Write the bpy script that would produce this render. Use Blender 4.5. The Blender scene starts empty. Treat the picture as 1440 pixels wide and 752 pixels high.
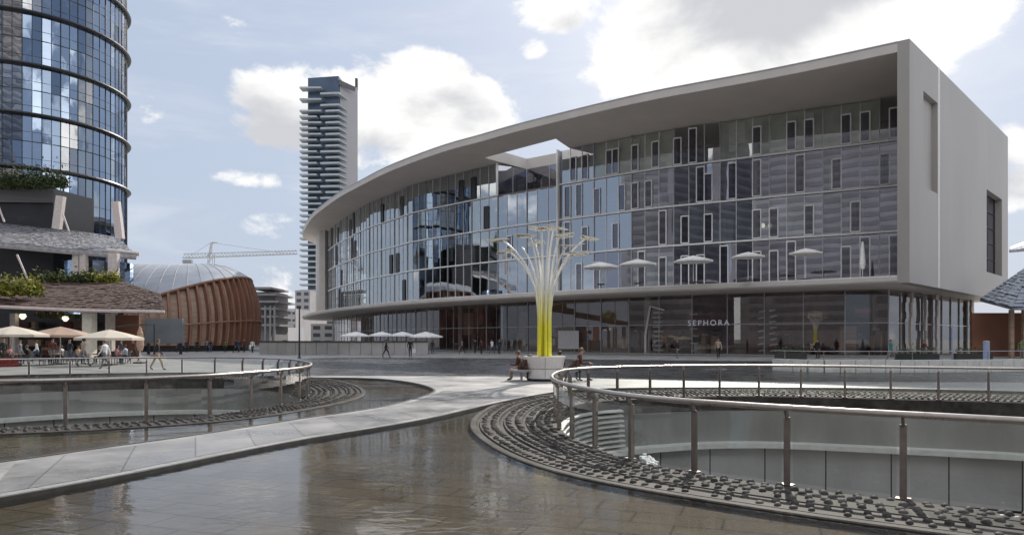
import bpy, bmesh, math, random
from mathutils import Vector, Matrix, noise
from mathutils.geometry import tessellate_polygon
R = math.radians
rnd = random.Random(7)
S = bpy.context.scene
COL = S.collection
F, CX, HY, H = 1000.0, 720.0, 477.0, 1.75      # focal length (px of the 1440 wide photo), centre, horizon, eye height

def P(px, py, D):                                # measured point at a known distance
    return Vector(((px-CX)/F*D, D, H-(py-HY)/F*D))
def G(px, py, z=0.0):                            # measured point on a known level
    return P(px, py, (H-z)*F/(py-HY))
def V(*a): return Vector(a)

# ------------------------------------------------------------------ materials
def nt(name):
    m = bpy.data.materials.new(name); m.use_nodes = True
    n = m.node_tree.nodes; n.clear()
    return m, n, m.node_tree.links
def pbr(name, col, rough=.6, metal=0.0, var=.12, scale=3.0, bump=0.0, bscale=20.0, emis=None, spec=.5, coat=0.0, stretch=None, var2=0.0, scale2=.4):
    m, n, l = nt(name)
    out = n.new('ShaderNodeOutputMaterial'); b = n.new('ShaderNodeBsdfPrincipled')
    l.new(b.outputs[0], out.inputs[0])
    b.inputs['Roughness'].default_value = rough; b.inputs['Metallic'].default_value = metal
    b.inputs['Specular IOR Level'].default_value = spec
    b.inputs['Coat Weight'].default_value = coat
    tc = n.new('ShaderNodeTexCoord'); src = tc.outputs['Object']
    if stretch:
        mp = n.new('ShaderNodeMapping'); mp.inputs['Scale'].default_value = stretch
        l.new(src, mp.inputs[0]); src = mp.outputs[0]
    nz = n.new('ShaderNodeTexNoise'); nz.inputs['Scale'].default_value = scale; nz.inputs['Detail'].default_value = 6
    l.new(src, nz.inputs['Vector'])
    mr = n.new('ShaderNodeMapRange'); mr.inputs[1].default_value = .3; mr.inputs[2].default_value = .7
    mr.inputs[3].default_value = 1-var; mr.inputs[4].default_value = 1+var
    l.new(nz.outputs[0], mr.inputs[0])
    fac = mr.outputs[0]
    if var2:
        nz2 = n.new('ShaderNodeTexNoise'); nz2.inputs['Scale'].default_value = scale2; nz2.inputs['Detail'].default_value = 3
        l.new(src, nz2.inputs['Vector'])
        m2 = n.new('ShaderNodeMapRange'); m2.inputs[1].default_value = .35; m2.inputs[2].default_value = .65
        m2.inputs[3].default_value = 1-var2; m2.inputs[4].default_value = 1+var2
        l.new(nz2.outputs[0], m2.inputs[0])
        mm = n.new('ShaderNodeMath'); mm.operation = 'MULTIPLY'
        l.new(fac, mm.inputs[0]); l.new(m2.outputs[0], mm.inputs[1]); fac = mm.outputs[0]
    vm = n.new('ShaderNodeVectorMath'); vm.operation = 'SCALE'; vm.inputs[0].default_value = col[:3]
    l.new(fac, vm.inputs['Scale']); l.new(vm.outputs[0], b.inputs['Base Color'])
    rr = n.new('ShaderNodeMapRange'); rr.inputs[3].default_value = max(0, rough-.08); rr.inputs[4].default_value = min(1, rough+.08)
    l.new(nz.outputs[0], rr.inputs[0]); l.new(rr.outputs[0], b.inputs['Roughness'])
    if bump:
        nb = n.new('ShaderNodeTexNoise'); nb.inputs['Scale'].default_value = bscale; nb.inputs['Detail'].default_value = 5
        l.new(src, nb.inputs['Vector'])
        bp = n.new('ShaderNodeBump'); bp.inputs['Strength'].default_value = bump; bp.inputs['Distance'].default_value = .02
        l.new(nb.outputs[0], bp.inputs['Height']); l.new(bp.outputs[0], b.inputs['Normal'])
    if emis:
        b.inputs['Emission Color'].default_value = (*emis[:3], 1); b.inputs['Emission Strength'].default_value = emis[3]
    return m

def schlick(n, l, f0, normal=None):              # reflectance of a clear sheet, the same from both sides
    ge = n.new('ShaderNodeNewGeometry'); d = n.new('ShaderNodeVectorMath'); d.operation = 'DOT_PRODUCT'
    l.new(ge.outputs['Incoming'], d.inputs[0]); l.new(normal if normal is not None else ge.outputs['Normal'], d.inputs[1])
    a = n.new('ShaderNodeMath'); a.operation = 'ABSOLUTE'; l.new(d.outputs['Value'], a.inputs[0])
    b = n.new('ShaderNodeMath'); b.operation = 'SUBTRACT'; b.inputs[0].default_value = 1; b.use_clamp = True; l.new(a.outputs[0], b.inputs[1])
    p = n.new('ShaderNodeMath'); p.operation = 'POWER'; p.inputs[1].default_value = 5; l.new(b.outputs[0], p.inputs[0])
    m = n.new('ShaderNodeMapRange'); m.inputs[3].default_value = f0; m.inputs[4].default_value = 1; l.new(p.outputs[0], m.inputs[0])
    return m.outputs[0]
def glassy(name, tint, base_refl=.12, refl=(1, 1, 1), rough=.0, ior=1.5, warp=0.0, wscale=.5, wz=1.0):
    m, n, l = nt(name)
    out = n.new('ShaderNodeOutputMaterial'); mx = n.new('ShaderNodeMixShader')
    t = n.new('ShaderNodeBsdfTransparent'); t.inputs[0].default_value = (*tint, 1)
    g = n.new('ShaderNodeBsdfGlossy'); g.inputs[0].default_value = (*refl, 1); g.inputs['Roughness'].default_value = rough
    l.new(t.outputs[0], mx.inputs[1]); l.new(g.outputs[0], mx.inputs[2]); l.new(mx.outputs[0], out.inputs[0])
    nrm = None
    if warp:
        tc = n.new('ShaderNodeTexCoord'); mp = n.new('ShaderNodeMapping'); mp.inputs['Scale'].default_value = (1, 1, wz)
        nz = n.new('ShaderNodeTexNoise'); nz.inputs['Scale'].default_value = wscale; nz.inputs['Detail'].default_value = 1.5
        bp = n.new('ShaderNodeBump'); bp.inputs['Strength'].default_value = 1; bp.inputs['Distance'].default_value = warp
        l.new(tc.outputs['Object'], mp.inputs[0]); l.new(mp.outputs[0], nz.inputs['Vector']); l.new(nz.outputs[0], bp.inputs['Height'])
        l.new(bp.outputs[0], g.inputs['Normal']); nrm = bp.outputs[0]
    l.new(schlick(n, l, base_refl+.04, nrm), mx.inputs[0])
    return m

def paving(name, c1, c2, joint, bw, bh, rough=.55, rot=0.0, spec=.5, mortar=.012, damp=0.0):
    m, n, l = nt(name)
    out = n.new('ShaderNodeOutputMaterial'); b = n.new('ShaderNodeBsdfPrincipled'); l.new(b.outputs[0], out.inputs[0])
    b.inputs['Specular IOR Level'].default_value = spec
    tc = n.new('ShaderNodeTexCoord'); mp = n.new('ShaderNodeMapping'); mp.inputs['Rotation'].default_value = (0, 0, rot)
    l.new(tc.outputs['Object'], mp.inputs[0])
    br = n.new('ShaderNodeTexBrick'); br.inputs['Scale'].default_value = 1
    br.inputs['Color1'].default_value = (*c1, 1); br.inputs['Color2'].default_value = (*c2, 1); br.inputs['Mortar'].default_value = (*joint, 1)
    br.inputs['Brick Width'].default_value = bw; br.inputs['Row Height'].default_value = bh; br.inputs['Mortar Size'].default_value = mortar
    l.new(mp.outputs[0], br.inputs[0])
    nz = n.new('ShaderNodeTexNoise'); nz.inputs['Scale'].default_value = .7; nz.inputs['Detail'].default_value = 8; nz.inputs['Roughness'].default_value = .65
    l.new(mp.outputs[0], nz.inputs['Vector'])
    mr = n.new('ShaderNodeMapRange'); mr.inputs[1].default_value = .3; mr.inputs[2].default_value = .7; mr.inputs[3].default_value = .60; mr.inputs[4].default_value = 1.2
    l.new(nz.outputs[0], mr.inputs[0])
    vm = n.new('ShaderNodeVectorMath'); vm.operation = 'SCALE'; l.new(br.outputs[0], vm.inputs[0]); l.new(mr.outputs[0], vm.inputs['Scale'])
    l.new(vm.outputs[0], b.inputs['Base Color'])
    r2 = n.new('ShaderNodeMapRange'); r2.inputs[1].default_value = .35; r2.inputs[2].default_value = .65; r2.inputs[3].default_value = rough-damp; r2.inputs[4].default_value = rough+.1
    l.new(nz.outputs[0], r2.inputs[0]); l.new(r2.outputs[0], b.inputs['Roughness'])
    bp = n.new('ShaderNodeBump'); bp.inputs['Strength'].default_value = .3; bp.inputs['Distance'].default_value = .01
    l.new(br.outputs['Fac'], bp.inputs['Height']); bp.invert = True; l.new(bp.outputs[0], b.inputs['Normal'])
    return m

M = {}
M['paving'] = paving('plaza_paving', (.43, .42, .40), (.37, .365, .35), (.2, .2, .19), 1.2, .6, .5, R(24), damp=.15)
M['shadowpave'] = paving('painted_shadow_paving', (.085, .082, .085), (.07, .068, .07), (.04, .04, .04), 1.2, .6, .30, R(24), damp=.12)  # darker paving tone that paints in the building's shadow
M['path'] = paving('path_stone', (.34, .332, .32), (.29, .284, .275), (.17, .17, .165), 1.8, .9, .42, R(66), damp=.2)
M['poolfloor'] = paving('basin_stone', (.142, .121, .092), (.114, .098, .076), (.06, .05, .037), .9, .45, .75, R(20), mortar=.014, spec=.05)
M['kerb'] = pbr('dark_kerb', (.10, .095, .085), .45, var=.25, scale=6)
M['ringstone'] = pbr('wet_ring_stone', (.075, .069, .062), .7, var=.3, scale=5, bump=.4, bscale=18, var2=.3, scale2=1.2, spec=.12)
M['stud'] = pbr('wet_stud_stone', (.085, .079, .074), .7, var=.45, scale=7, spec=.1, var2=.35, scale2=.9)
M['white'] = pbr('white_cladding', (.56, .525, .495), .5, var=.04, scale=.6, var2=.05, scale2=.15)
M['soffit'] = pbr('soffit_plaster', (.68, .62, .58), .6, var=.03, scale=.4, var2=.05, scale2=.1)
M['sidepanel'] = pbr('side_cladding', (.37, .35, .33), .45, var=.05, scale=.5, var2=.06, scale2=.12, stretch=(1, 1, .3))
M['mullion'] = pbr('grey_aluminium', (.42, .43, .45), .4, metal=.3, var=.05)
M['sash'] = pbr('pale_aluminium', (.88, .88, .88), .4, var=.05)
M['floorplate'] = pbr('interior_concrete', (.22, .21, .21), .8)
M['core'] = pbr('interior_wall', (.22, .19, .20), .8, var=.5, scale=.35, var2=.5, scale2=.12)
M['curtain'] = pbr('white_blind', (.7, .7, .7), .8)
M['terrace'] = pbr('terrace_deck', (.25, .23, .21), .8)
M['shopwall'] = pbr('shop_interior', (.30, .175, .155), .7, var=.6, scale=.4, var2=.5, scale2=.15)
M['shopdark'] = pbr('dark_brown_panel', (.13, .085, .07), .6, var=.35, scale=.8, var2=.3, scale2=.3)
M['shopbrown'] = pbr('brown_shop_panel', (.34, .255, .21), .55, var=.15, scale=.7)
M['glass_a'] = glassy('facade_glass', (.42, .46, .50), .38, (.86, .92, 1.0), .0, 1.5, warp=.008, wscale=.35, wz=.5)
M['glass_b'] = glassy('facade_glass_dark', (.52, .51, .55), .26, (.86, .88, 1.0), .0, 1.5, warp=.008, wscale=.4, wz=.5)
M['glass_c'] = glassy('facade_glass_pale', (.45, .5, .5), .40, (.92, .97, 1.0), .0, 1.5, warp=.012, wscale=.3, wz=.5)
M['glass_sash'] = glassy('opening_light_glass', (.30, .29, .32), .10, (.86, .88, 1.0), .0, 1.5)
M['glass_top'] = glassy('upper_glass', (.80, .84, .80), .16, (.9, .93, .95), .0, 1.5, warp=.008, wscale=.4, wz=.5)
M['shopglass'] = glassy('shop_glass', (.66, .62, .61), .05, (1, 1, 1), .0, 1.5)
M['towerglass'] = glassy('tower_glass', (.22, .28, .36), .42, (.66, .80, 1.0), .0, 1.5, warp=.02, wscale=.4, wz=.6)
M['towerglass_b'] = glassy('tower_glass_dark', (.12, .15, .20), .24, (.58, .74, 1.0), .0, 1.5, warp=.02, wscale=.4, wz=.6)
M['towerglass_c'] = glassy('tower_glass_blind', (.55, .58, .62), .34, (.95, .97, 1.0), .0, 1.5, warp=.02, wscale=.4, wz=.6)
M['railglass'] = glassy('rail_glass', (.86, .885, .87), .07, (1, 1, 1), .0, 1.5)
M['steel'] = pbr('bronzed_steel', (.27, .235, .21), .38, metal=.6, var=.15, scale=8)
M['railsteel'] = pbr('handrail_steel', (.55, .50, .46), .3, metal=.85, var=.1, scale=10)
M['darksteel'] = pbr('dark_steel', (.05, .05, .055), .45, metal=.4)
M['drum'] = pbr('drum_wall', (.30, .305, .285), .2, var=.2, scale=.8, var2=.15, scale2=.3, stretch=(1, 1, .35))
M['drumpanel'] = pbr('drum_panel', (.60, .60, .59), .15, var=.12, scale=.6, var2=.12, scale2=.25)
M['ledge'] = pbr('ledge_stone', (.82, .83, .78), .5, var=.1)
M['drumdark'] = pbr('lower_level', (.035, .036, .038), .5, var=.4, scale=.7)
M['foam'] = pbr('white_foam', (.82, .84, .85), .6, var=.15, scale=25)
M['wood'] = pbr('reddish_wood', (.27, .135, .088), .55, var=.25, scale=2.5, stretch=(1, 1, .15))
M['woodpale'] = pbr('pale_wood', (.44, .31, .23), .6, var=.2, scale=1.2, stretch=(.4, .4, 2.5))
M['shell'] = pbr('zinc_shell', (.46, .49, .54), .5, metal=.25, var=.1, scale=.5, var2=.1, scale2=.12)
M['rooftile'] = pbr('brown_roof', (.075, .042, .032), .8, var=.3, scale=1.4, stretch=(.25, 1, 1.6), bump=.4, bscale=3)
M['shingle'] = pbr('grey_shingle', (.40, .40, .42), .4, metal=.25, var=.35, scale=2.2)
M['slate'] = pbr('slate_shingle', (.22, .24, .28), .35, metal=.3, var=.45, scale=2.5)
M['cream'] = pbr('cream_canvas', (.60, .54, .45), .8, var=.05)
M['canvas'] = pbr('white_canvas', (.90, .89, .87), .8, var=.04)
M['pinkcol'] = pbr('pale_plaster', (.62, .55, .52), .7)
M['creamcol'] = pbr('cream_plaster', (.75, .72, .62), .6)
M['darkglass'] = pbr('dark_podium', (.03, .032, .038), .25, var=.3, scale=.3)
M['louvre'] = pbr('grey_louvre', (.13, .13, .135), .5, var=.2, scale=.8, stretch=(.2, .2, 4))
M['towercore'] = pbr('tower_interior', (.06, .06, .07), .8, var=.4, scale=.2)
M['fin'] = pbr('dark_fin', (.03, .032, .036), .4, metal=.3)
M['balcony'] = pbr('balcony_white', (.32, .355, .385), .5)
M['farglass'] = pbr('far_blue_glass', (.05, .075, .12), .15, var=.3, scale=.08)
M['farwall'] = pbr('far_pale_wall', (.34, .335, .35), .7, var=.05, scale=.05)
M['fargrey'] = pbr('far_grey', (.30, .29, .29), .7, var=.15, scale=.1)
M['fardark'] = pbr('far_dark_window', (.05, .055, .065), .25)
M['bandglass'] = pbr('dim_band_glass', (.135, .14, .165), .5, var=.3, scale=.1)
M['toppanel'] = pbr('grey_green_panel', (.58, .60, .55), .6, var=.25, scale=.5)
M['crane'] = pbr('crane_paint', (.45, .46, .48), .6)
M['lowwall'] = pbr('grey_low_wall', (.36, .35, .34), .45, var=.15, scale=.5, var2=.15, scale2=.2)
M['darkcap'] = pbr('dark_coping', (.045, .045, .045), .4)
M['screen'] = pbr('grey_screen', (.24, .26, .28), .5, var=.15, scale=.5)
M['red'] = pbr('red_cushion', (.32, .035, .03), .7)
M['planter'] = pbr('white_moulded_seat', (.80, .76, .73), .4, var=.04)
M['grate'] = pbr('grey_seat', (.34, .33, .33), .5)
M['leaf1'] = pbr('dark_leaf', (.045, .065, .018), .7, var=.4, scale=2)
M['leaf2'] = pbr('yellow_leaf', (.34, .33, .05), .7, var=.4, scale=2)
M['leaf3'] = pbr('mid_leaf', (.13, .16, .04), .7, var=.4, scale=2)
M['brick'] = pbr('red_cladding', (.26, .12, .075), .8, var=.25, scale=.3)
M['behind'] = pbr('tower_stone_dark', (.23, .23, .255), .6, var=.3, scale=.1)
M['bluesign'] = pbr('blue_post', (.35, .42, .60), .5)
M['sign'] = pbr('white_lettering', (.7, .68, .74), .5, emis=(.9, .86, 1.0, .10))
M['lamp'] = pbr('lit_lamp', (.9, .85, .75), .5, emis=(1, .85, .6, 1.2))
M['skin'] = pbr('skin', (.45, .27, .19), .6)
M['hair'] = pbr('dark_hair', (.025, .018, .014), .6)
M['hairfair'] = pbr('brown_hair', (.14, .08, .04), .6)
M['shoe'] = pbr('dark_shoe', (.03, .028, .027), .5)
M['eye'] = pbr('eye', (.02, .015, .012), .3)
for k, c in dict(black=(.02, .02, .023), brown=(.085, .05, .035), maroon=(.10, .035, .03), grey=(.18, .18, .19), white=(.72, .72, .72), jeans=(.07, .09, .15),
                 beige=(.42, .33, .25), olive=(.11, .12, .05), teal=(.05, .22, .22), pink=(.5, .25, .25), navy=(.03, .04, .08), green=(.16, .24, .10), paleblue=(.4, .46, .55)).items():
    M['c_'+k] = pbr('cloth_'+k, c, .85, var=.15, scale=12)

# water: thin clear sheet over the stone floor
def water():
    m, n, l = nt('shallow_water')
    out = n.new('ShaderNodeOutputMaterial'); mx = n.new('ShaderNodeMixShader')
    t = n.new('ShaderNodeBsdfTransparent'); t.inputs[0].default_value = (.95, .94, .90, 1)
    g = n.new('ShaderNodeBsdfGlossy'); g.inputs['Roughness'].default_value = .03
    tc = n.new('ShaderNodeTexCoord'); 
    mp = n.new('ShaderNodeMapping'); mp.inputs['Scale'].default_value = (1.0, 1.6, 1); mp.inputs['Rotation'].default_value = (0, 0, R(-12))
    l.new(tc.outputs['Object'], mp.inputs[0])
    a = n.new('ShaderNodeTexNoise'); a.inputs['Scale'].default_value = 3.6; a.inputs['Detail'].default_value = 4; a.inputs['Distortion'].default_value = .6
    l.new(mp.outputs[0], a.inputs['Vector'])
    c = n.new('ShaderNodeTexNoise'); c.inputs['Scale'].default_value = .55; c.inputs['Detail'].default_value = 2
    l.new(tc.outputs['Object'], c.inputs['Vector'])
    cm = n.new('ShaderNodeMapRange'); cm.inputs[1].default_value = .45; cm.inputs[2].default_value = .65; cm.inputs[3].default_value = .0022; cm.inputs[4].default_value = .011
    l.new(c.outputs[0], cm.inputs[0])
    mu = n.new('ShaderNodeMath'); mu.operation = 'MULTIPLY'; l.new(a.outputs[0], mu.inputs[0]); l.new(cm.outputs[0], mu.inputs[1])
    bp = n.new('ShaderNodeBump'); bp.inputs['Strength'].default_value = 1; bp.inputs['Distance'].default_value = 1.0
    l.new(mu.outputs[0], bp.inputs['Height']); l.new(bp.outputs[0], g.inputs['Normal'])
    l.new(schlick(n, l, .055, bp.outputs[0]), mx.inputs[0]); l.new(t.outputs[0], mx.inputs[1]); l.new(g.outputs[0], mx.inputs[2]); l.new(mx.outputs[0], out.inputs[0])
    return m
M['water'] = water()
def tubepaint():                                   # yellow paint that runs out into white further up the stems
    m, n, l = nt('yellow_to_white_paint')
    out = n.new('ShaderNodeOutputMaterial'); b = n.new('ShaderNodeBsdfPrincipled'); l.new(b.outputs[0], out.inputs[0])
    b.inputs['Roughness'].default_value = .35
    tc = n.new('ShaderNodeTexCoord'); sp = n.new('ShaderNodeSeparateXYZ'); l.new(tc.outputs['Object'], sp.inputs[0])
    mr = n.new('ShaderNodeMapRange'); mr.inputs[1].default_value = 2.3; mr.inputs[2].default_value = 4.0; l.new(sp.outputs[2], mr.inputs[0])
    mx = n.new('ShaderNodeMix'); mx.data_type = 'RGBA'; mx.inputs[6].default_value = (.82, .77, .06, 1); mx.inputs[7].default_value = (.86, .85, .80, 1)
    l.new(mr.outputs[0], mx.inputs[0]); l.new(mx.outputs[2], b.inputs['Base Color'])
    return m
M['tube'] = tubepaint()

# ------------------------------------------------------------------ helpers
OFF = {}
class MB:
    def __init__(s): s.v = []; s.f = []; s.m = []
    def add(s, vs, fs, mi=0):
        b = len(s.v); s.v += [Vector(x) for x in vs]
        for f in fs: s.f.append([b+i for i in f]); s.m.append(mi)
        return s
    def box(s, c, size, rz=0.0, mi=0, rot=None):
        hx, hy, hz = size[0]/2, size[1]/2, size[2]/2
        m = rot if rot is not None else Matrix.Rotation(rz, 3, 'Z')
        vs = [Vector(c)+m @ V(x, y, z) for x in (-hx, hx) for y in (-hy, hy) for z in (-hz, hz)]
        return s.add(vs, [(0, 1, 3, 2), (4, 6, 7, 5), (0, 4, 5, 1), (2, 3, 7, 6), (0, 2, 6, 4), (1, 5, 7, 3)], mi)
    def bar(s, a, b, w, d=None, mi=0, up=(0, 0, 1)):
        a, b = Vector(a), Vector(b); d = d or w; t = (b-a).normalized(); u = Vector(up)
        if abs(t.dot(u)) > .98: u = V(0, 1, 0)
        x = t.cross(u).normalized()*w/2; y = t.cross(x).normalized()*d/2
        vs = [p+sx*x+sy*y for p in (a, b) for sx, sy in ((-1, -1), (1, -1), (1, 1), (-1, 1))]
        return s.add(vs, [(3, 2, 1, 0), (4, 5, 6, 7), (0, 1, 5, 4), (1, 2, 6, 5), (2, 3, 7, 6), (3, 0, 4, 7)], mi)
    def tube(s, pts, r, n=8, mi=0, closed=False, cap=True):
        pts = [Vector(p) for p in pts]; k = len(pts); rs = r if isinstance(r, (list, tuple)) else [r]*k
        vs = []; up = V(0, 0, 1)
        for i, p in enumerate(pts):
            a = pts[(i-1) % k] if (closed or i > 0) else p; b = pts[(i+1) % k] if (closed or i < k-1) else p
            t = (b-a).normalized(); u = up if abs(t.dot(up)) < .95 else V(0, 1, 0)
            x = t.cross(u).normalized(); y = x.cross(t)
            vs += [p+(x*math.cos(q)+y*math.sin(q))*rs[i] for q in [2*math.pi*j/n for j in range(n)]]
        fs = []
        for i in range(k if closed else k-1):
            j = (i+1) % k
            fs += [(i*n+q, i*n+(q+1) % n, j*n+(q+1) % n, j*n+q) for q in range(n)]
        if cap and not closed: fs += [tuple(range(n))[::-1], tuple((k-1)*n+q for q in range(n))]
        return s.add(vs, fs, mi)
    def lathe(s, c, prof, n=16, mi=0, sx=1, sy=1):
        c = Vector(c); vs = []
        for r, z in prof: vs += [c+V(r*sx*math.cos(2*math.pi*j/n), r*sy*math.sin(2*math.pi*j/n), z) for j in range(n)]
        k = len(prof); fs = [(i*n+q, i*n+(q+1) % n, (i+1)*n+(q+1) % n, (i+1)*n+q) for i in range(k-1) for q in range(n)]
        fs += [tuple(range(n))[::-1], tuple((k-1)*n+q for q in range(n))]
        return s.add(vs, fs, mi)
    def strip(s, A, B, closed=False, mi=0):
        k = len(A); b = [Vector(x) for x in A]+[Vector(x) for x in B]
        fs = [(i, (i+1) % k, k+(i+1) % k, k+i) for i in range(k if closed else k-1)]
        return s.add(b, fs, mi)
    def poly(s, loops, z=None, mi=0, flip=False):
        lp = [[Vector((p[0], p[1], p[2] if z is None and len(p) > 2 else (z or 0))) for p in L] for L in loops]
        flat = [p for L in lp for p in L]; tr = tessellate_polygon(lp)
        fs = []
        for t in tr:
            a, b_, c = (flat[i] for i in t)
            up = (b_-a).cross(c-a).z > 0
            fs.append(tuple(t) if up != flip else tuple(reversed(t)))
        return s.add(flat, fs, mi)
    def prism(s, L, z0, z1, holes=(), mi=0, miside=None):
        loops = [L]+list(holes); ms = mi if miside is None else miside
        s.poly(loops, z1, mi); s.poly(loops, z0, mi, flip=True)
        for q in loops: s.strip([(p[0], p[1], z0) for p in q], [(p[0], p[1], z1) for p in q], True, ms)
        return s
    def build(s, name, mats, parent=None, smooth=False, recalc=True):
        me = bpy.data.meshes.new(name)
        off = OFF.get(parent.name, V(0, 0, 0)) if parent else V(0, 0, 0)
        me.from_pydata([v-off for v in s.v], [], s.f)
        ml = mats if isinstance(mats, (list, tuple)) else [mats]
        for x in ml: me.materials.append(M[x] if isinstance(x, str) else x)
        if len(ml) > 1: me.polygons.foreach_set('material_index', s.m)
        if recalc:
            bm = bmesh.new(); bm.from_mesh(me); bmesh.ops.recalc_face_normals(bm, faces=bm.faces); bm.to_mesh(me); bm.free()
        if smooth: me.polygons.foreach_set('use_smooth', [True]*len(me.polygons))
        me.update()
        o = bpy.data.objects.new(name, me); COL.objects.link(o)
        if parent: o.parent = parent; OFF[o.name] = off
        return o

def tag(o, label, cat=None, group=None):
    if label: o['label'] = label
    if cat: o['category'] = cat
    if group: o['group'] = group
    return o
def thing(name, loc, label, cat, group=None):
    o = bpy.data.objects.new(name, None); COL.objects.link(o); o.location = loc; o.empty_display_size = .3
    OFF[o.name] = Vector(loc); return tag(o, label, cat, group)
def struct(o): o['kind'] = 'structure'; return o
def stuff(o): o['kind'] = 'stuff'; return o
def dup(o, loc=None, rz=None, label=None, scale=None, parent=None):
    c = o.copy(); COL.objects.link(c)
    if parent: c.parent = parent
    if loc is not None: c.location = loc
    if rz is not None: c.rotation_euler = (0, 0, rz)
    if scale is not None: c.scale = (scale,)*3
    if label: c['label'] = label
    for ch in list(o.children): dup(ch, parent=c)
    return c
def catmull(pts, n=8, closed=False):
    pts = [Vector(p) for p in pts]; k = len(pts); out = []
    rng = range(k if closed else k-1)
    for i in rng:
        p1, p2 = pts[i], pts[(i+1) % k]
        p0 = pts[(i-1) % k] if (closed or i > 0) else p1*2-p2
        p3 = pts[(i+2) % k] if (closed or i < k-2) else p2*2-p1
        for j in range(n):
            t = j/n
            out.append(.5*((2*p1)+(p2-p0)*t+(2*p0-5*p1+4*p2-p3)*t*t+(3*p1-p0-3*p2+p3)*t**3))
    if not closed: out.append(pts[-1])
    return out
def resample(pts, n, closed=False):
    q = list(pts)+([pts[0]] if closed else [])
    L = [0]
    for a, b in zip(q, q[1:]): L.append(L[-1]+(b-a).length)
    out = []; i = 0
    for k in range(n if closed else n+1):
        s = L[-1]*k/n
        while i < len(L)-2 and L[i+1] < s: i += 1
        t = (s-L[i])/max(1e-9, L[i+1]-L[i]); out.append(q[i].lerp(q[i+1], t))
    return out
def smooth_loop(pts, it=3, closed=True):
    for _ in range(it):
        k = len(pts); q = []
        for i, p in enumerate(pts):
            if not closed and (i == 0 or i == k-1): q.append(p); continue
            q.append((pts[(i-1) % k]+p*2+pts[(i+1) % k])/4)
        pts = q
    return pts
def normals2(pts, closed=False):                  # unit normals to the right of travel
    k = len(pts); out = []
    for i in range(k):
        a = pts[(i-1) % k] if (closed or i > 0) else pts[i]; b = pts[(i+1) % k] if (closed or i < k-1) else pts[i]
        t = (b-a); t = V(t.x, t.y, 0).normalized(); out.append(V(t.y, -t.x, 0))
    return out
def xy(p, z=0): return V(p[0], p[1], z)

# ------------------------------------------------------------------ camera, light, sky
cam = bpy.data.cameras.new('camera'); co = bpy.data.objects.new('camera', cam); COL.objects.link(co)
co.location = (0, 0, H); co.rotation_euler = (R(90), 0, 0)
cam.sensor_width = 36; cam.lens = 36*F/1440; cam.shift_y = (HY-376)/1440; cam.clip_end = 6000; cam.clip_start = .05
S.camera = co
SUN_AZ, SUN_EL = R(20), R(33)
sd = V(math.sin(SUN_AZ)*math.cos(SUN_EL), math.cos(SUN_AZ)*math.cos(SUN_EL), math.sin(SUN_EL))
sl = bpy.data.lights.new('sun', 'SUN'); sl.energy = 3.2; sl.angle = R(.8); sl.color = (1, .93, .84)
so = bpy.data.objects.new('sun', sl); COL.objects.link(so); so.rotation_euler = sd.to_track_quat('Z', 'Y').to_euler(); so.location = (60, 60, 90)

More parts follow.
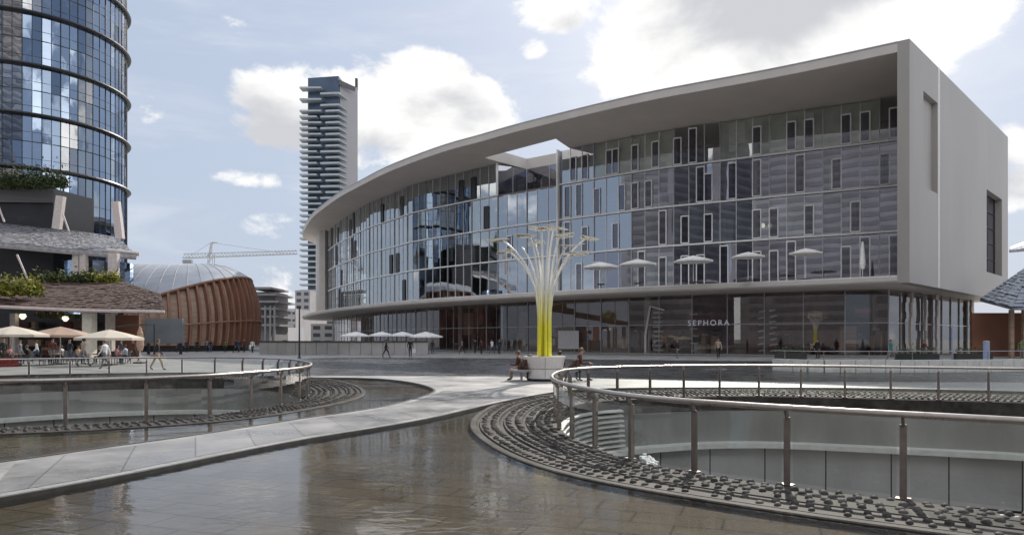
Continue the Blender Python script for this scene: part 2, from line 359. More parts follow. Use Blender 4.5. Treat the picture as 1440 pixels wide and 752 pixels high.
def make_world():
    w = bpy.data.worlds.new('World'); S.world = w; w.use_nodes = True
    n, l = w.node_tree.nodes, w.node_tree.links; n.clear()
    out = n.new('ShaderNodeOutputWorld'); bg = n.new('ShaderNodeBackground'); bg.inputs[1].default_value = .13
    l.new(bg.outputs[0], out.inputs[0])
    sky = n.new('ShaderNodeTexSky'); sky.sky_type = 'NISHITA'; sky.sun_disc = False
    sky.sun_elevation = SUN_EL; sky.sun_rotation = SUN_AZ; sky.air_density = 1.0; sky.dust_density = 1.5; sky.ozone_density = 1.5; sky.altitude = 100
    tc = n.new('ShaderNodeTexCoord')
    def math_(op, a, b=None, clamp=False):
        m = n.new('ShaderNodeMath'); m.operation = op; m.use_clamp = clamp
        for i, x in enumerate((a, b)):
            if x is None: continue
            if isinstance(x, (int, float)): m.inputs[i].default_value = x
            else: l.new(x, m.inputs[i])
        return m.outputs[0]
    def mrange(x, a, b, c=0, d=1, sm=True):
        m = n.new('ShaderNodeMapRange'); m.interpolation_type = 'SMOOTHSTEP' if sm else 'LINEAR'
        l.new(x, m.inputs[0])
        for i, q in enumerate((a, b, c, d)): m.inputs[i+1].default_value = q
        return m.outputs[0]
    def fbm(scale, detail, rough, dist=0, sc=(1, 1, 1), loc=(0, 0, 0)):
        mp = n.new('ShaderNodeMapping'); mp.inputs['Scale'].default_value = sc; mp.inputs['Location'].default_value = loc
        l.new(tc.outputs['Generated'], mp.inputs[0])
        z = n.new('ShaderNodeTexNoise'); z.inputs['Scale'].default_value = scale; z.inputs['Detail'].default_value = detail
        z.inputs['Roughness'].default_value = rough; z.inputs['Distortion'].default_value = dist
        l.new(mp.outputs[0], z.inputs['Vector']); return z.outputs[0]
    # cloud banks: directions in the sky with a horizontal and a vertical reach
    banks = [((545, 150), .16, .062, 1.15), ((640, 165), .10, .075, 1.2), ((415, 160), .095, .062, 1.25), ((600, 105), .09, .035, 1.0), ((520, 215), .2, .04, .55),
             ((1080, 30), .27, .10, 1.25), ((900, 100), .10, .05, 1.0), ((1250, 10), .17, .09, 1.2), ((960, 20), .12, .08, 1.0), ((795, 15), .07, .035, .9),
             ((345, 250), .06, .018, .55), ((390, 320), .07, .03, .62), ((200, 145), .05, .04, .6), ((1440, 230), .06, .06, .95), ((750, 68), .03, .02, .6), ((420, 400), .25, .05, .5), ((60, 330), .2, .05, .4)]
    tot = None
    for (px, py), rx, rz, amp in banks:
        d = V((px-CX)/F, 1, (HY-py)/F).normalized()
        mp = n.new('ShaderNodeMapping'); sc = (1/rx, 1/(rx*1.6), 1/rz)
        mp.inputs['Scale'].default_value = sc; mp.inputs['Location'].default_value = (-d.x*sc[0], -d.y*sc[1], -d.z*sc[2])
        l.new(tc.outputs['Generated'], mp.inputs[0])
        ln = n.new('ShaderNodeVectorMath'); ln.operation = 'LENGTH'; l.new(mp.outputs[0], ln.inputs[0])
        b = mrange(ln.outputs['Value'], 0.25, 1.35, amp, 0)
        tot = b if tot is None else math_('MAXIMUM', tot, b)
    nz = fbm(7.5, 9, .60, .25, (1, 1, 1.5))
    # elsewhere in the dome (behind, overhead) scattered cumulus, thickened as fill light
    sp = n.new('ShaderNodeSeparateXYZ'); l.new(tc.outputs['Generated'], sp.inputs[0])
    back = mrange(sp.outputs[1], .62, .2, 0, 1)
    gen = fbm(2.3, 2, .5, 0, (1, 1, 1.8), (3, 1, 0))
    gen = math_('MULTIPLY', mrange(gen, .40, .58, 0, 1.15), back)
    tot = math_('MAXIMUM', tot, gen)
    dens = math_('ADD', math_('MULTIPLY', tot, .62), math_('MULTIPLY', math_('SUBTRACT', nz, .5), 1.5))
    mask = mrange(dens, .27, .47)
    wisp = mrange(fbm(3.2, 8, .62, .5, (1, 1, 4.5), (0, 2, 1)), .48, .78, 0, .28)
    mask = math_('MAXIMUM', mask, wisp)
    def bankmax(bl):
        tt_ = None
        for (px, py), rx, rz, amp in bl:
            d = V((px-CX)/F, 1, (HY-py)/F).normalized(); mp = n.new('ShaderNodeMapping'); sc = (1/rx, 1/(rx*1.6), 1/rz)
            mp.inputs['Scale'].default_value = sc; mp.inputs['Location'].default_value = (-d.x*sc[0], -d.y*sc[1], -d.z*sc[2])
            l.new(tc.outputs['Generated'], mp.inputs[0]); ln = n.new('ShaderNodeVectorMath'); ln.operation = 'LENGTH'; l.new(mp.outputs[0], ln.inputs[0])
            b_ = mrange(ln.outputs['Value'], .1, 1.3, amp, 0); tt_ = b_ if tt_ is None else math_('MAXIMUM', tt_, b_)
        return tt_
    base_grey = bankmax([((395, 175), .10, .055, 1.0), ((1090, -5), .20, .055, 1.1), ((480, 205), .12, .03, .8), ((640, 150), .07, .03, .3), ((800, 30), .05, .02, .5), ((1420, 260), .05, .03, .4)])
    shade = mrange(math_('ADD', math_('ADD', base_grey, math_('MULTIPLY', back, .35)), math_('MULTIPLY', math_('SUBTRACT', fbm(6.5, 6, .55, .2, (1, 1, 1.7), (0, 0, .12)), .5), 2.5)), .04, .88)
    cc = n.new('ShaderNodeMix'); cc.data_type = 'RGBA'; cc.inputs[6].default_value = (5.9, 5.85, 5.75, 1); cc.inputs[7].default_value = (3.5, 3.55, 3.75, 1)
    l.new(shade, cc.inputs[0])
    lit = n.new('ShaderNodeVectorMath'); lit.operation = 'SCALE'; l.new(cc.outputs[2], lit.inputs[0])   # unseen clouds behind the view, brightened to fill the shaded facade
    l.new(math_('ADD', 1.0, math_('MULTIPLY', mrange(sp.outputs[1], .3, -.5, 0, 1), 1.4)), lit.inputs['Scale'])
    # pale summer haze in the clear sky
    hz = n.new('ShaderNodeMix'); hz.data_type = 'RGBA'; hz.inputs[7].default_value = (2.7, 3.08, 3.78, 1)
    l.new(mrange(sp.outputs[2], 0, .9, .95, .70, False), hz.inputs[0]); l.new(sky.outputs[0], hz.inputs[6])
    fin = n.new('ShaderNodeMix'); fin.data_type = 'RGBA'
    l.new(mask, fin.inputs[0]); l.new(hz.outputs[2], fin.inputs[6]); l.new(lit.outputs[0], fin.inputs[7])
    l.new(fin.outputs[2], bg.inputs[0])
make_world()
S.view_settings.view_transform = 'Standard'; S.view_settings.look = 'None'; S.view_settings.exposure = 0.5; S.view_settings.gamma = 1
S.render.engine = 'CYCLES'
cy = S.cycles; cy.max_bounces = 10; cy.diffuse_bounces = 3; cy.glossy_bounces = 5; cy.transparent_max_bounces = 24; cy.caustics_reflective = False; cy.caustics_refractive = False
cy.use_denoising = True; cy.sample_clamp_indirect = 8

# ------------------------------------------------------------------ rings: the two sunken openings with their railings
RAILH, RIMZ, WZ = .90, -.13, -.04
def railpts(px): return [xy(G(x, y, RAILH)) for x, y in px]
ring1 = railpts([(1237, 514.6), (1087, 513), (1000, 513), (913, 514.3), (830, 516.6), (795, 520), (779, 527), (784, 534), (805, 540), (862, 550.5), (938, 559.5), (1050, 567), (1200, 576), (1440, 588)])
ring1 += [V(7.2, 6.4, 0), V(9.5, 5.7, 0), V(13, 6.6, 0), V(16.3, 9.6, 0), V(18, 13.8, 0), V(18, 17.5, 0), V(16.2, 20.6, 0)]
ring2 = railpts([(0, 534), (174, 530.7), (268, 527.8), (362, 521.6), (416, 516.8), (434, 513), (431, 508.5), (398, 504)])
ring2 += [V(-13.5, 34.2, 0), V(-18, 33.6, 0), V(-22, 30.5, 0), V(-24.3, 25.5, 0), V(-23, 19.5, 0), V(-19, 15.8, 0), V(-14.5, 14.6, 0)]
def prep(r, n):
    q = resample(catmull(r, 10, True), n, True); q = smooth_loop(q, 6)
    area = sum(a.x*b.y-b.x*a.y for a, b in zip(q, q[1:]+q[:1]))
    if area > 0: q.reverse()                       # clockwise, so normals2 (right of travel) point inward... checked below
    N = normals2(q, True); c = sum(q, V(0, 0, 0))/len(q)
    if (N[0].dot(q[0]-c)) < 0: N = [-x for x in N]  # outward
    return q, N
RING = {'a': prep(ring1, 176), 'b': prep(ring2, 160)}
def offset(rg, d, z=0): return [xy(p+nv*d, z) for p, nv in zip(*RING[rg])]
CW = 1.85                                          # width of the stone cascade

path_low = [xy(G(x, y)) for x, y in [(0, 700.7), (173.7, 670), (300, 643), (450, 614), (520, 603.7), (610, 587.5), (675, 572), (735, 559), (760, 554.5)]]
pool1 = [V(-9.2, 1.0, 0), V(-7.5, 4.2, 0)]+path_low+[V(2.4, 25.0, 0), V(5, 25.7, 0), V(9, 25.9, 0), V(13.5, 25.3, 0), V(18, 23.2, 0), V(22, 18.5, 0), V(22.5, 11, 0), V(19, 3, 0), V(12, -4, 0), V(2, -8, 0), V(-7, -5, 0)]
pool1 = smooth_loop(resample(catmull(pool1, 8, True), 150, True), 2)
pool2 = [xy(G(x, y)) for x, y in [(0, 650), (90, 635.6), (174, 624.7), (268, 612), (425, 587.5), (500, 577.5), (555, 567.5), (590, 557.5), (611, 549), (590, 540), (550, 533.7), (500, 531), (432, 530.5)]]
pool2 += [V(-13.5, 37, 0), V(-20, 37, 0), V(-25.5, 33.5, 0), V(-28, 26, 0), V(-26, 17.5, 0), V(-20, 12.2, 0), V(-13, 9.4, 0), V(-9, 9.0, 0)]
pool2 = smooth_loop(resample(catmull(pool2, 8, True), 150, True), 2)

g = MB(); BIG = 3000
g.poly([[V(-BIG, -BIG, 0), V(BIG, -BIG, 0), V(BIG, BIG, 0), V(-BIG, BIG, 0)], pool1, pool2], 0.0)
struct(g.build('ground', 'paving', recalc=False))
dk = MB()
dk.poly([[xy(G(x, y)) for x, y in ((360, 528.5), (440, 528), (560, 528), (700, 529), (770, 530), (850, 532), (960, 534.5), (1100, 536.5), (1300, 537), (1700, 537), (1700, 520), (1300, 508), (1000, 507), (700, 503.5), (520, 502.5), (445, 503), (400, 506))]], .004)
struct(dk.build('painted_shadow', 'shadowpave', recalc=False))  # building's shadow on the plaza, deepened by a dark painted sheet
# the paler walkway between the basins
pw = MB()
lo = resample(path_low, 40); hi = [xy(G(x, y)) for x, y in [(0, 650), (90, 635.6), (174, 624.7), (268, 612), (425, 587.5), (500, 577.5), (555, 567.5), (590, 557.5), (611, 549)]]
hi = resample(catmull(hi, 4), 40)
nl, nh = normals2(lo), normals2(hi)
pw.strip([xy(a-b*.30, .004) for a, b in zip(lo, nl)], [xy(a+b*.30, .004) for a, b in zip(hi, nh)])
struct(pw.build('path', 'path'))
for nm, pool, rg in (('pool_floor', pool1, 'a'), ('pool_floor', pool2, 'b')):
    inner = offset(rg, CW-.05)
    m = MB(); m.poly([pool, inner], -.10); struct(m.build('pool_floor', 'poolfloor', recalc=False))
    m = MB(); m.poly([pool, inner], WZ); struct(m.build('water', 'water', recalc=False))
    k = MB(); npl = normals2(pool, True); c = sum(pool, V(0, 0, 0))/len(pool)
    sg = 1 if npl[0].dot(pool[0]-c) > 0 else -1
    k.strip([xy(p, -.10) for p in pool], [xy(p, .012) for p in pool], True)
    k.strip([xy(p, .012) for p in pool], [xy(p+b*sg*.07, .012) for p, b in zip(pool, npl)], True)
    k.strip([xy(p+b*sg*.07, .012) for p, b in zip(pool, npl)], [xy(p+b*sg*.07, .0) for p, b in zip(pool, npl)], True)
    struct(k.build('kerb', 'kerb'))

def cascade(rg, label):
    loc = sum(RING[rg][0], V(0, 0, 0))/len(RING[rg][0])
    t = thing('fountain_cascade', xy(loc, 0), label, 'fountain')
    prof = [(CW, -.10), (CW, -.03), (CW-.02, -.018), (CW-.13, -.018), (CW-.15, -.06), (CW-.20, -.06)]
    prof2 = [(CW-.20, -.06), (CW-.21, -.03), (CW-.62, -.038), (CW-.64, -.085), (CW-.71, -.085), (CW-.73, -.045), (CW-1.12, -.062), (CW-1.14, -.10), (CW-1.20, -.10), (CW-1.22, -.072), (.06, -.115), (.02, -.14), (-.06, -.14), (-.06, -.6)]
    for nm, pr in (('kerb_ring', prof), ('studded_slope', prof2)):
        m = MB()
        for (d0, z0), (d1, z1) in zip(pr, pr[1:]): m.strip(offset(rg, d0, z0), offset(rg, d1, z1), True)
        o = m.build(nm, 'ringstone', t)
    st = MB(); r2 = random.Random(3)
    rows = [(CW-.30, -.033, .9), (CW-.50, -.036, 1), (CW-.82, -.05, 1), (CW-1.02, -.058, 1.05), (.55, -.08, 1.1), (.36, -.092, 1.1), (.16, -.108, 1.05)]
    for ri, (d, z, sc) in enumerate(rows):
        lp = offset(rg, d); per = sum((a-b).length for a, b in zip(lp, lp[1:]+lp[:1]))
        n = int(per/.18); pts = resample(lp, n, True); nn = normals2(pts, True)
        for i, p in enumerate(pts):
            if r2.random() < .06: continue
            tdir = V(-nn[i].y, nn[i].x, 0); sh = .5*(ri % 2)*.18
            c0 = p+tdir*(sh+r2.uniform(-.015, .015))+nn[i]*r2.uniform(-.02, .02)
            a, b, hh = .048*sc*r2.uniform(.85, 1.15), .072*sc*r2.uniform(.85, 1.15), .036*sc*r2.uniform(.6, 1.25)
            vs = []
            for (rr, zz) in ((1, -.03), (.9, .45*hh), (.5, hh)):
                vs += [V(c0.x, c0.y, z+zz)+tdir*(a*rr*math.cos(q))+nn[i]*(b*rr*math.sin(q)) for q in [math.pi*j/4 for j in range(8)]]
            fs = [(r*8+j, r*8+(j+1) % 8, (r+1)*8+(j+1) % 8, (r+1)*8+j) for r in range(2) for j in range(8)]+[tuple(16+j for j in range(8))]
            st.add(vs, fs)
    st.build('stud_pattern', 'stud', t, smooth=True, recalc=False)
    return t
cascade('a', 'wide dark ring of wet studded stone sloping into the right-hand sunken opening')
cascade('b', 'ring of wet studded stone round the opening beside the cafe terrace')

def well(rg, label):
    loc = sum(RING[rg][0], V(0, 0, 0))/len(RING[rg][0])
    t = thing('light_well', xy(loc, -6), label, 'light well')
    o = lambda d, z: offset(rg, d, z)
    m = MB(); m.strip(o(-.05, -.6), o(-.05, -1.62), True); m.build('upper_wall', 'drum', t)
    m = MB(); pr = [(-.05, -1.62), (-.46, -1.64), (-.46, -1.80), (-.06, -1.80)]
    for (a, b), (c, d) in zip(pr, pr[1:]): m.strip(o(a, b), o(c, d), True)
    m.build('ledge', 'ledge', t)
    q = o(-.1, 0); n = 30; step = len(q)/n
    for i in range(n):
        a = int(i*step); b = int((i+1)*step); seg = [q[j % len(q)] for j in range(a, b+1)]
        if len(seg) < 2: continue
        seg[0] = seg[0].lerp(seg[1], .06); seg[-1] = seg[-1].lerp(seg[-2], .06)
        m = MB(); m.strip([xy(p, -3.35) for p in seg], [xy(p, -1.73) for p in seg]); m.build('wall_panel', 'drumpanel', t)
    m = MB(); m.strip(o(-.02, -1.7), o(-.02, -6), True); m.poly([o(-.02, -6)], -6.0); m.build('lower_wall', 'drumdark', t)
    return t
wa = well('a', 'deep round opening with pale panelled inner wall below the nearer curved railing')
wb = well('b', 'round opening with grey inner wall behind the railing by the cafe terrace')
# water steps on the inner wall of the nearer opening
m = MB(); q, N = RING['a']
idx = [i for i in range(len(q)) if q[i].x < 3.6 and q[i].y > 17.0]
for k in range(11):
    z = -.42-k*.15
    A = [xy(q[i]-N[i]*(.06), z) for i in idx]; B = [xy(q[i]-N[i]*(.20+.015*k), z-.03) for i in idx]; C = [xy(q[i]-N[i]*(.20+.015*k), z-.075) for i in idx]
    m.strip(A, B); m.strip(B, C)
m.build('water_step', 'ledge', wa)

def railing(rg, label, npost):
    q, N = RING[rg]; loc = sum(q, V(0, 0, 0))/len(q)
    t = thing('glass_railing', xy(loc, 0), label, 'railing')
    m = MB(); m.tube([xy(p+n_*.05, RAILH-.02) for p, n_ in zip(q, N)], .042, 10, closed=True); m.build('handrail', 'railsteel', t, smooth=True)
    pts = resample(q, npost, True); k = len(q)
    for i, p in enumerate(pts):
        j = min(range(k), key=lambda a: (q[a]-p).length); nv = N[j]; tv = V(-nv.y, nv.x, 0)
        m = MB()
        rot = Matrix((tv, nv, V(0, 0, 1))).transposed()
        m.box(p+V(0, 0, (RIMZ-.12+.76)/2), (.075, .03, .76-RIMZ+.12), rot=rot)
        m.box(p-nv*.045+V(0, 0, (RIMZ+.74)/2), (.028, .05, .74-RIMZ), rot=rot)
        m.bar(p+V(0, 0, .74), p+nv*.05+V(0, 0, .85), .07, .03, up=tv)
        m.box(p+V(0, 0, RIMZ+.02), (.16, .13, .03), rot=rot)
        m.build('post', 'steel', t)
    for i in range(npost):
        a, b = pts[i], pts[(i+1) % npost]; d = (b-a).normalized(); nv = V(d.y, -d.x, 0)
        a2, b2 = a+d*.07, b-d*.07
        # follow the curve with three strips per pane
        ja = min(range(k), key=lambda x: (q[x]-a).length); jb = min(range(k), key=lambda x: (q[x]-b).length)
        if jb < ja: jb += k
        mid = [q[x % k] for x in range(ja+1, jb)]
        line = [a2]+[p for p in mid if (p-a).length > .15 and (p-b).length > .15]+[b2]
        m = MB(); m.strip([xy(p, RIMZ+.06) for p in line], [xy(p, .78) for p in line]); m.build('glass_panel', 'railglass', t)
    return t
railing('a', 'curved glass railing with bronze posts round the opening on the right', 42)
railing('b', 'curved glass railing round the opening in front of the cafe umbrellas', 38)

# foam where the water spills over
def foam(c, rx, ry, z, n, label, sd_):
    r = random.Random(sd_); m = MB()
    for i in range(n):
        a = r.uniform(0, 6.28); d = math.sqrt(r.random()); s = r.uniform(.012, .045)
        p = V(c[0]+rx*d*math.cos(a), c[1]+ry*d*math.sin(a), z+r.uniform(0, .04))
        m.lathe(p, [(s*.8, -s*.5), (s, 0), (s*.6, s*.5)], 6)
    o = m.build('foam', 'foam', smooth=True, recalc=False); return stuff(tag(o, label, 'foam'))
foam((5.15, 7.25), .34, .26, -.14, 150, 'white splash of foam on the studs at the right railing', 1)
foam((2.15, 11.2), .10, .5, -.17, 90, 'white line of foam along the rim below the second post', 2)
# ------------------------------------------------------------------ main building
ZT, ZS, LT, LB = 27.93, 27.0, 7.42, 6.71
roofpx = [(428.2, 317.5), (434.6, 305.8), (443.4, 295.6), (458, 284), (478.5, 269), (507.7, 253), (540, 235.8), (584, 217.8), (633, 200.6), (673, 189.9), (720, 176), (801, 155.4), (866, 139.6), (920, 127.5), (1002, 112), (1090, 95.5), (1180, 76.5), (1279, 54.7)]
roofc = [xy(P(x, y, (ZT-H)*F/(HY-y))) for x, y in roofpx]
CORNER = V(34.66, 62.0, 0); roofc[-1] = CORNER.copy()
roofc = [V(-46, 198, 0), V(-51, 190, 0), V(-52.6, 182, 0), V(-51, 173, 0)]+roofc
roofc = resample(smooth_loop(catmull(roofc, 6), 4, closed=False), 110)
roofc[-1] = CORNER.copy()
SE = V(64.3, 92.2, 0); sdir = (SE-CORNER).normalized(); snorm = V(sdir.y, -sdir.x, 0)
fdir = (roofc[-2]-roofc[-1]).normalized(); WT = .95
Q = CORNER+fdir*WT; QE = Q+sdir*((SE-CORNER).length)
front = [p for p in roofc if (p-CORNER).length > 1.2 or p.x < 30]
front = [p for p in front if p.x < Q.x]+[Q]
plan = front+[QE, V(38, 150, 0), V(-20, 200, 0)]
zs = ZS-H
hole = [xy(P(x, y, zs*F/(HY-y))) for x, y in ((681, 222), (741, 238), (806, 226), (806, 212), (781.5, 195.4))]
bld = thing('glass_building', V(0, 85, 0), 'long curved glass building framed by a white overhanging roof', 'building')
m = MB(); m.poly([plan, hole], ZT); m.poly([plan, hole], ZS, flip=True, mi=1)
m.strip([xy(p, ZS) for p in plan], [xy(p, ZT) for p in plan], True)
hc = sum(hole, V(0, 0, 0))/5
m.strip([xy(p, ZS) for p in hole], [xy(p, ZS+1.55) for p in hole], True)
ho = [xy(p+(p-hc).normalized()*.35, 0) for p in hole]
m.strip([xy(p, ZS+1.55) for p in hole], [xy(p, ZS+1.55) for p in ho], True); m.strip([xy(p, ZS+1.55) for p in ho], [xy(p, ZT+.002) for p in ho], True)
m.build('roof', ['white', 'soffit'], bld, recalc=False)
# thin roof-edge trim
m = MB(); fo = normals2(front); sg = 1 if fo[40].y < 0 else -1
m.strip([xy(p+b*sg*.05, ZT+.003) for p, b in zip(front, fo)], [xy(p+b*sg*.05, ZT-.1) for p, b in zip(front, fo)])
m.strip([xy(p+b*sg*.05, ZT+.003) for p, b in zip(front, fo)], [xy(p-b*sg*.3, ZT+.003) for p, b in zip(front, fo)])
m.strip([xy(p+b*sg*.05, ZT-.1) for p, b in zip(front, fo)], [xy(p-b*sg*.002, ZT-.1) for p, b in zip(front, fo)])
m.build('roof_trim', 'mullion', bld)
# terrace slab with a rounded lip
m = MB()
ins = [xy(p-b*sg*.28) for p, b in zip(front, fo)]
m.poly([ins+[QE, V(38, 150, 0), V(-20, 200, 0)]], LT)
m.poly([ins+[QE, V(38, 150, 0), V(-20, 200, 0)]], LB, flip=True, mi=1)
pr = [(.28, LT), (.10, LT-.03), (.0, LT-.14), (.0, LB+.2), (.10, LB+.06), (.28, LB)]
for (a, z0), (b_, z1) in zip(pr, pr[1:]):
    m.strip([xy(p-b*sg*a, z0) for p, b in zip(front, fo)], [xy(p-b*sg*b_, z1) for p, b in zip(front, fo)])
m.strip([xy(p, LB) for p in (QE, V(38, 150, 0), V(-20, 200, 0))], [xy(p, LT) for p in (QE, V(38, 150, 0), V(-20, 200, 0))])
m.build('terrace_slab', ['white', 'soffit'], bld)

# side wall with two openings
Ls = (SE-CORNER).length
def side_s(px): k = (px-CX)/F; return (k*CORNER.y-CORNER.x)/(sdir.x-k*sdir.y)
def side_z(px, py): p = CORNER+sdir*side_s(px); return H+(HY-py)/F*p.y
s1, s2 = side_s(1298.5), side_s(1318.5); s3, s4 = side_s(1387.5), side_s(1409)
za, zb = side_z(1298.5, 262), side_z(1298.5, 127.8); zc, zd = side_z(1387.5, 382), side_z(1387.5, 266)
def wp(s, z, d=0): p = CORNER+sdir*s-snorm*d; return V(p.x, p.y, z)
def holes_wall(sb, zb_, hs):
    m = MB()
    for a, b in zip(sb, sb[1:]):
        for c, d in zip(zb_, zb_[1:]):
            if any(a >= h[0]-1e-6 and b <= h[1]+1e-6 and c >= h[2]-1e-6 and d <= h[3]+1e-6 for h in hs): continue
            m.add([wp(a, c), wp(b, c), wp(b, d), wp(a, d)], [(0, 1, 2, 3)])
    for a, b, c, d in hs:
        for (p0, p1) in (((a, c), (b, c)), ((b, c), (b, d)), ((b, d), (a, d)), ((a, d), (a, c))):
            m.add([wp(*p0), wp(*p1), wp(p1[0], p1[1], .9), wp(p0[0], p0[1], .9)], [(0, 1, 2, 3)])
    return m
hs = [(s1, s2, za, zb), (s3, s4, zc, zd)]
m = holes_wall(sorted([0, s1, s2, s3, s4, Ls]), sorted([LB, za, zb, zc, zd, ZT]), hs)
def q4(*p): m.add(p, [(0, 1, 2, 3)])
def inn(s, z): p = Q+sdir*s; return V(p.x, p.y, z)
q4(wp(0, LB), wp(0, ZT), inn(0, ZT), inn(0, LB)); q4(wp(0, ZT), wp(Ls, ZT), inn(Ls, ZT), inn(0, ZT)); q4(wp(0, LB), wp(Ls, LB), inn(Ls, LB), inn(0, LB))
q4(inn(0, LB), inn(0, ZT), inn(Ls, ZT), inn(Ls, LB)); q4(wp(Ls, LB), wp(Ls, ZT), inn(Ls, ZT), inn(Ls, LB))
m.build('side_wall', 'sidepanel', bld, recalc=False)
for a, b, c, d in hs:
    if a == s1:                                       # the tall slot is a plain shallow recess
        m = MB(); m.add([wp(a, c, .5), wp(b, c, .5), wp(b, d, .5), wp(a, d, .5)], [(0, 1, 2, 3)]); m.build('recess', 'sidepanel', bld, recalc=False); continue
    m = MB(); m.add([wp(a, c, .82), wp(b, c, .82), wp(b, d, .82), wp(a, d, .82)], [(0, 1, 2, 3)])
    w = m.build('window', 'glass_b', bld)
    m = MB(); m.add([wp(a, c, .9), wp(b, c, .9), wp(b, d, .9), wp(a, d, .9)], [(0, 1, 2, 3)]); m.build('backing', 'core', w)
    m = MB()
    for s in (a+.06, (a+b)/2, b-.06): m.bar(wp(s, c, .78), wp(s, d, .78), .1)
    nh = 2 if d-c < 6 else 5
    for i in range(nh+1): z = c+.05+(d-c-.1)*i/nh; m.bar(wp(a, z, .76), wp(b, z, .76), .09)
    m.build('frame', 'darksteel', w)
# pale vertical strip on the side wall
m = MB(); sj = side_s(1319.8); m.bar(wp(sj, LB+.02, -.02), wp(sj, ZT-.02, -.02), .16, .06); m.build('pale_strip', 'sash', bld)

# upper glass wall
gp = [(461, 325), (472.6, 314.6), (490, 303), (513.6, 288), (537, 278), (560, 269), (580, 260), (633, 246.4), (698, 230.5), (755, 218), (816, 205.7), (920, 185), (1010, 171.5), (1100, 157.5), (1190, 145), (1265.6, 134)]
gc = [xy(P(x, y, zs*F/(HY-y))) for x, y in gp]
gc = gc+[gc[-1]+(gc[-1]-gc[-3]).normalized()*3.6]
gc = smooth_loop(resample(catmull(gc, 8), 240), 20, closed=False)
NB = 24
bay = resample(gc, NB*6)
bn = normals2(bay); sgn = 1 if bn[70].y < 0 else -1
bn = [b*sgn for b in bn]                             # towards the plaza
floors = [LT+.003, 12.9, 17.62, 22.34, ZS-.003]
iA = 0
def bayi(px):
    return min(range(len(bay)), key=lambda i: abs(CX+F*bay[i].x/bay[i].y-px))
n0, n1 = round(bayi(698)/6), round(bayi(812)/6)
rw = random.Random(5)
notch = {}
for f in range(4):
    for b in range(NB):
        if f == 3 and n0 <= b < n1: continue
        i0 = b*6; z0, z1 = floors[f], floors[f+1]
        xm = CX+F*bay[i0+3].x/bay[i0+3].y
        mk = 'glass_c' if xm < 690 else ('glass_a' if xm < 815 else ('glass_b' if rw.random() < .7 else 'glass_a'))
        if f == 3 and xm > 815: mk = 'glass_top'
        m = MB()
        zsub = [z0+.14, z1-.10]
        for h in range(3):                           # three sheets of glass to a bay, none set perfectly true
            a, c = bay[i0+h*2], bay[i0+h*2+2]; na, nc = bn[i0+h*2], bn[i0+h*2+2]
            t1, t2, t3 = (rw.uniform(-.012, .012) for _ in range(3))
            mid = (a+c)/2; nm = ((na+nc)/2).normalized()
            m.add([xy(a+nm*(t1+t2), zsub[0]), xy(c+nm*(-t1+t2), zsub[0]), xy(c+nm*(-t1+t3), zsub[1]), xy(a+nm*(t1+t3), zsub[1])], [(0, 1, 2, 3)])
        w = m.build('window', mk, bld, recalc=False)
        m = MB()
        m.bar(xy(bay[i0]+bn[i0]*.05, z0+.1), xy(bay[i0]+bn[i0]*.05, z1-.02), .10, .16, up=bn[i0])
        for h in (2, 4): m.bar(xy(bay[i0+h]+bn[i0+h]*.04, z0+.14), xy(bay[i0+h]+bn[i0+h]*.04, z1-.1), .05, .08, up=bn[i0+h], mi=1)
        for z, hh in ((z0+.07, .15),):
            for h in range(6): m.bar(xy(bay[i0+h]+bn[i0+h]*.08, z), xy(bay[i0+h+1]+bn[i0+h+1]*.08, z), .16, hh*1.25, mi=1)
        m.build('frame', ['mullion', 'sash'], w)
        # one narrow opening light per bay, slipping sideways from floor to floor
        if xm > 800 or rw.random() < .3:
            for rep in range(2 if xm > 800 and rw.random() < .7 else 1):
                h = (b*2+f*3+rep*3+rw.choice((0, 0, 1))) % 5
                a = bay[i0+h]+bn[i0+h]*.10; c = bay[i0+h].lerp(bay[i0+h+1], 1.0)+bn[i0+h]*.10; top = z1-1.25 if rw.random() < .75 else z1-.35; m = MB()
                lo_ = z0+.28
                for p in (a, c): m.bar(xy(p, lo_), xy(p, top), .12, .10, up=bn[i0+h])
                m.bar(xy(a, lo_), xy(c, lo_), .10, .12); m.bar(xy(a, top), xy(c, top), .10, .14)
                so_ = m.build('sash', 'sash' if xm > 700 else 'darksteel', w)
                if xm > 700:
                    m = MB(); e_ = bn[i0+h]*-.06; m.add([xy(a+e_, lo_), xy(c+e_, lo_), xy(c+e_, top), xy(a+e_, top)], [(0, 1, 2, 3)]); m.build('sash_pane', 'glass_sash', w, recalc=False)
                if xm < 690 or rw.random() < .45:
                    c2 = c if xm < 690 else a.lerp(c, rw.uniform(.25, .6)); dd = 0 if xm < 690 else -.5; a2_, c2 = a+bn[i0+h]*dd, c2+bn[i0+h]*dd
                    m = MB(); m.add([xy(a2_, lo_), xy(c2, lo_), xy(c2, top), xy(a2_, top)], [(0, 1, 2, 3)]); m.build('dark_leaf' if xm < 690 else 'shutter', 'darksteel' if xm < 690 else 'curtain', w)
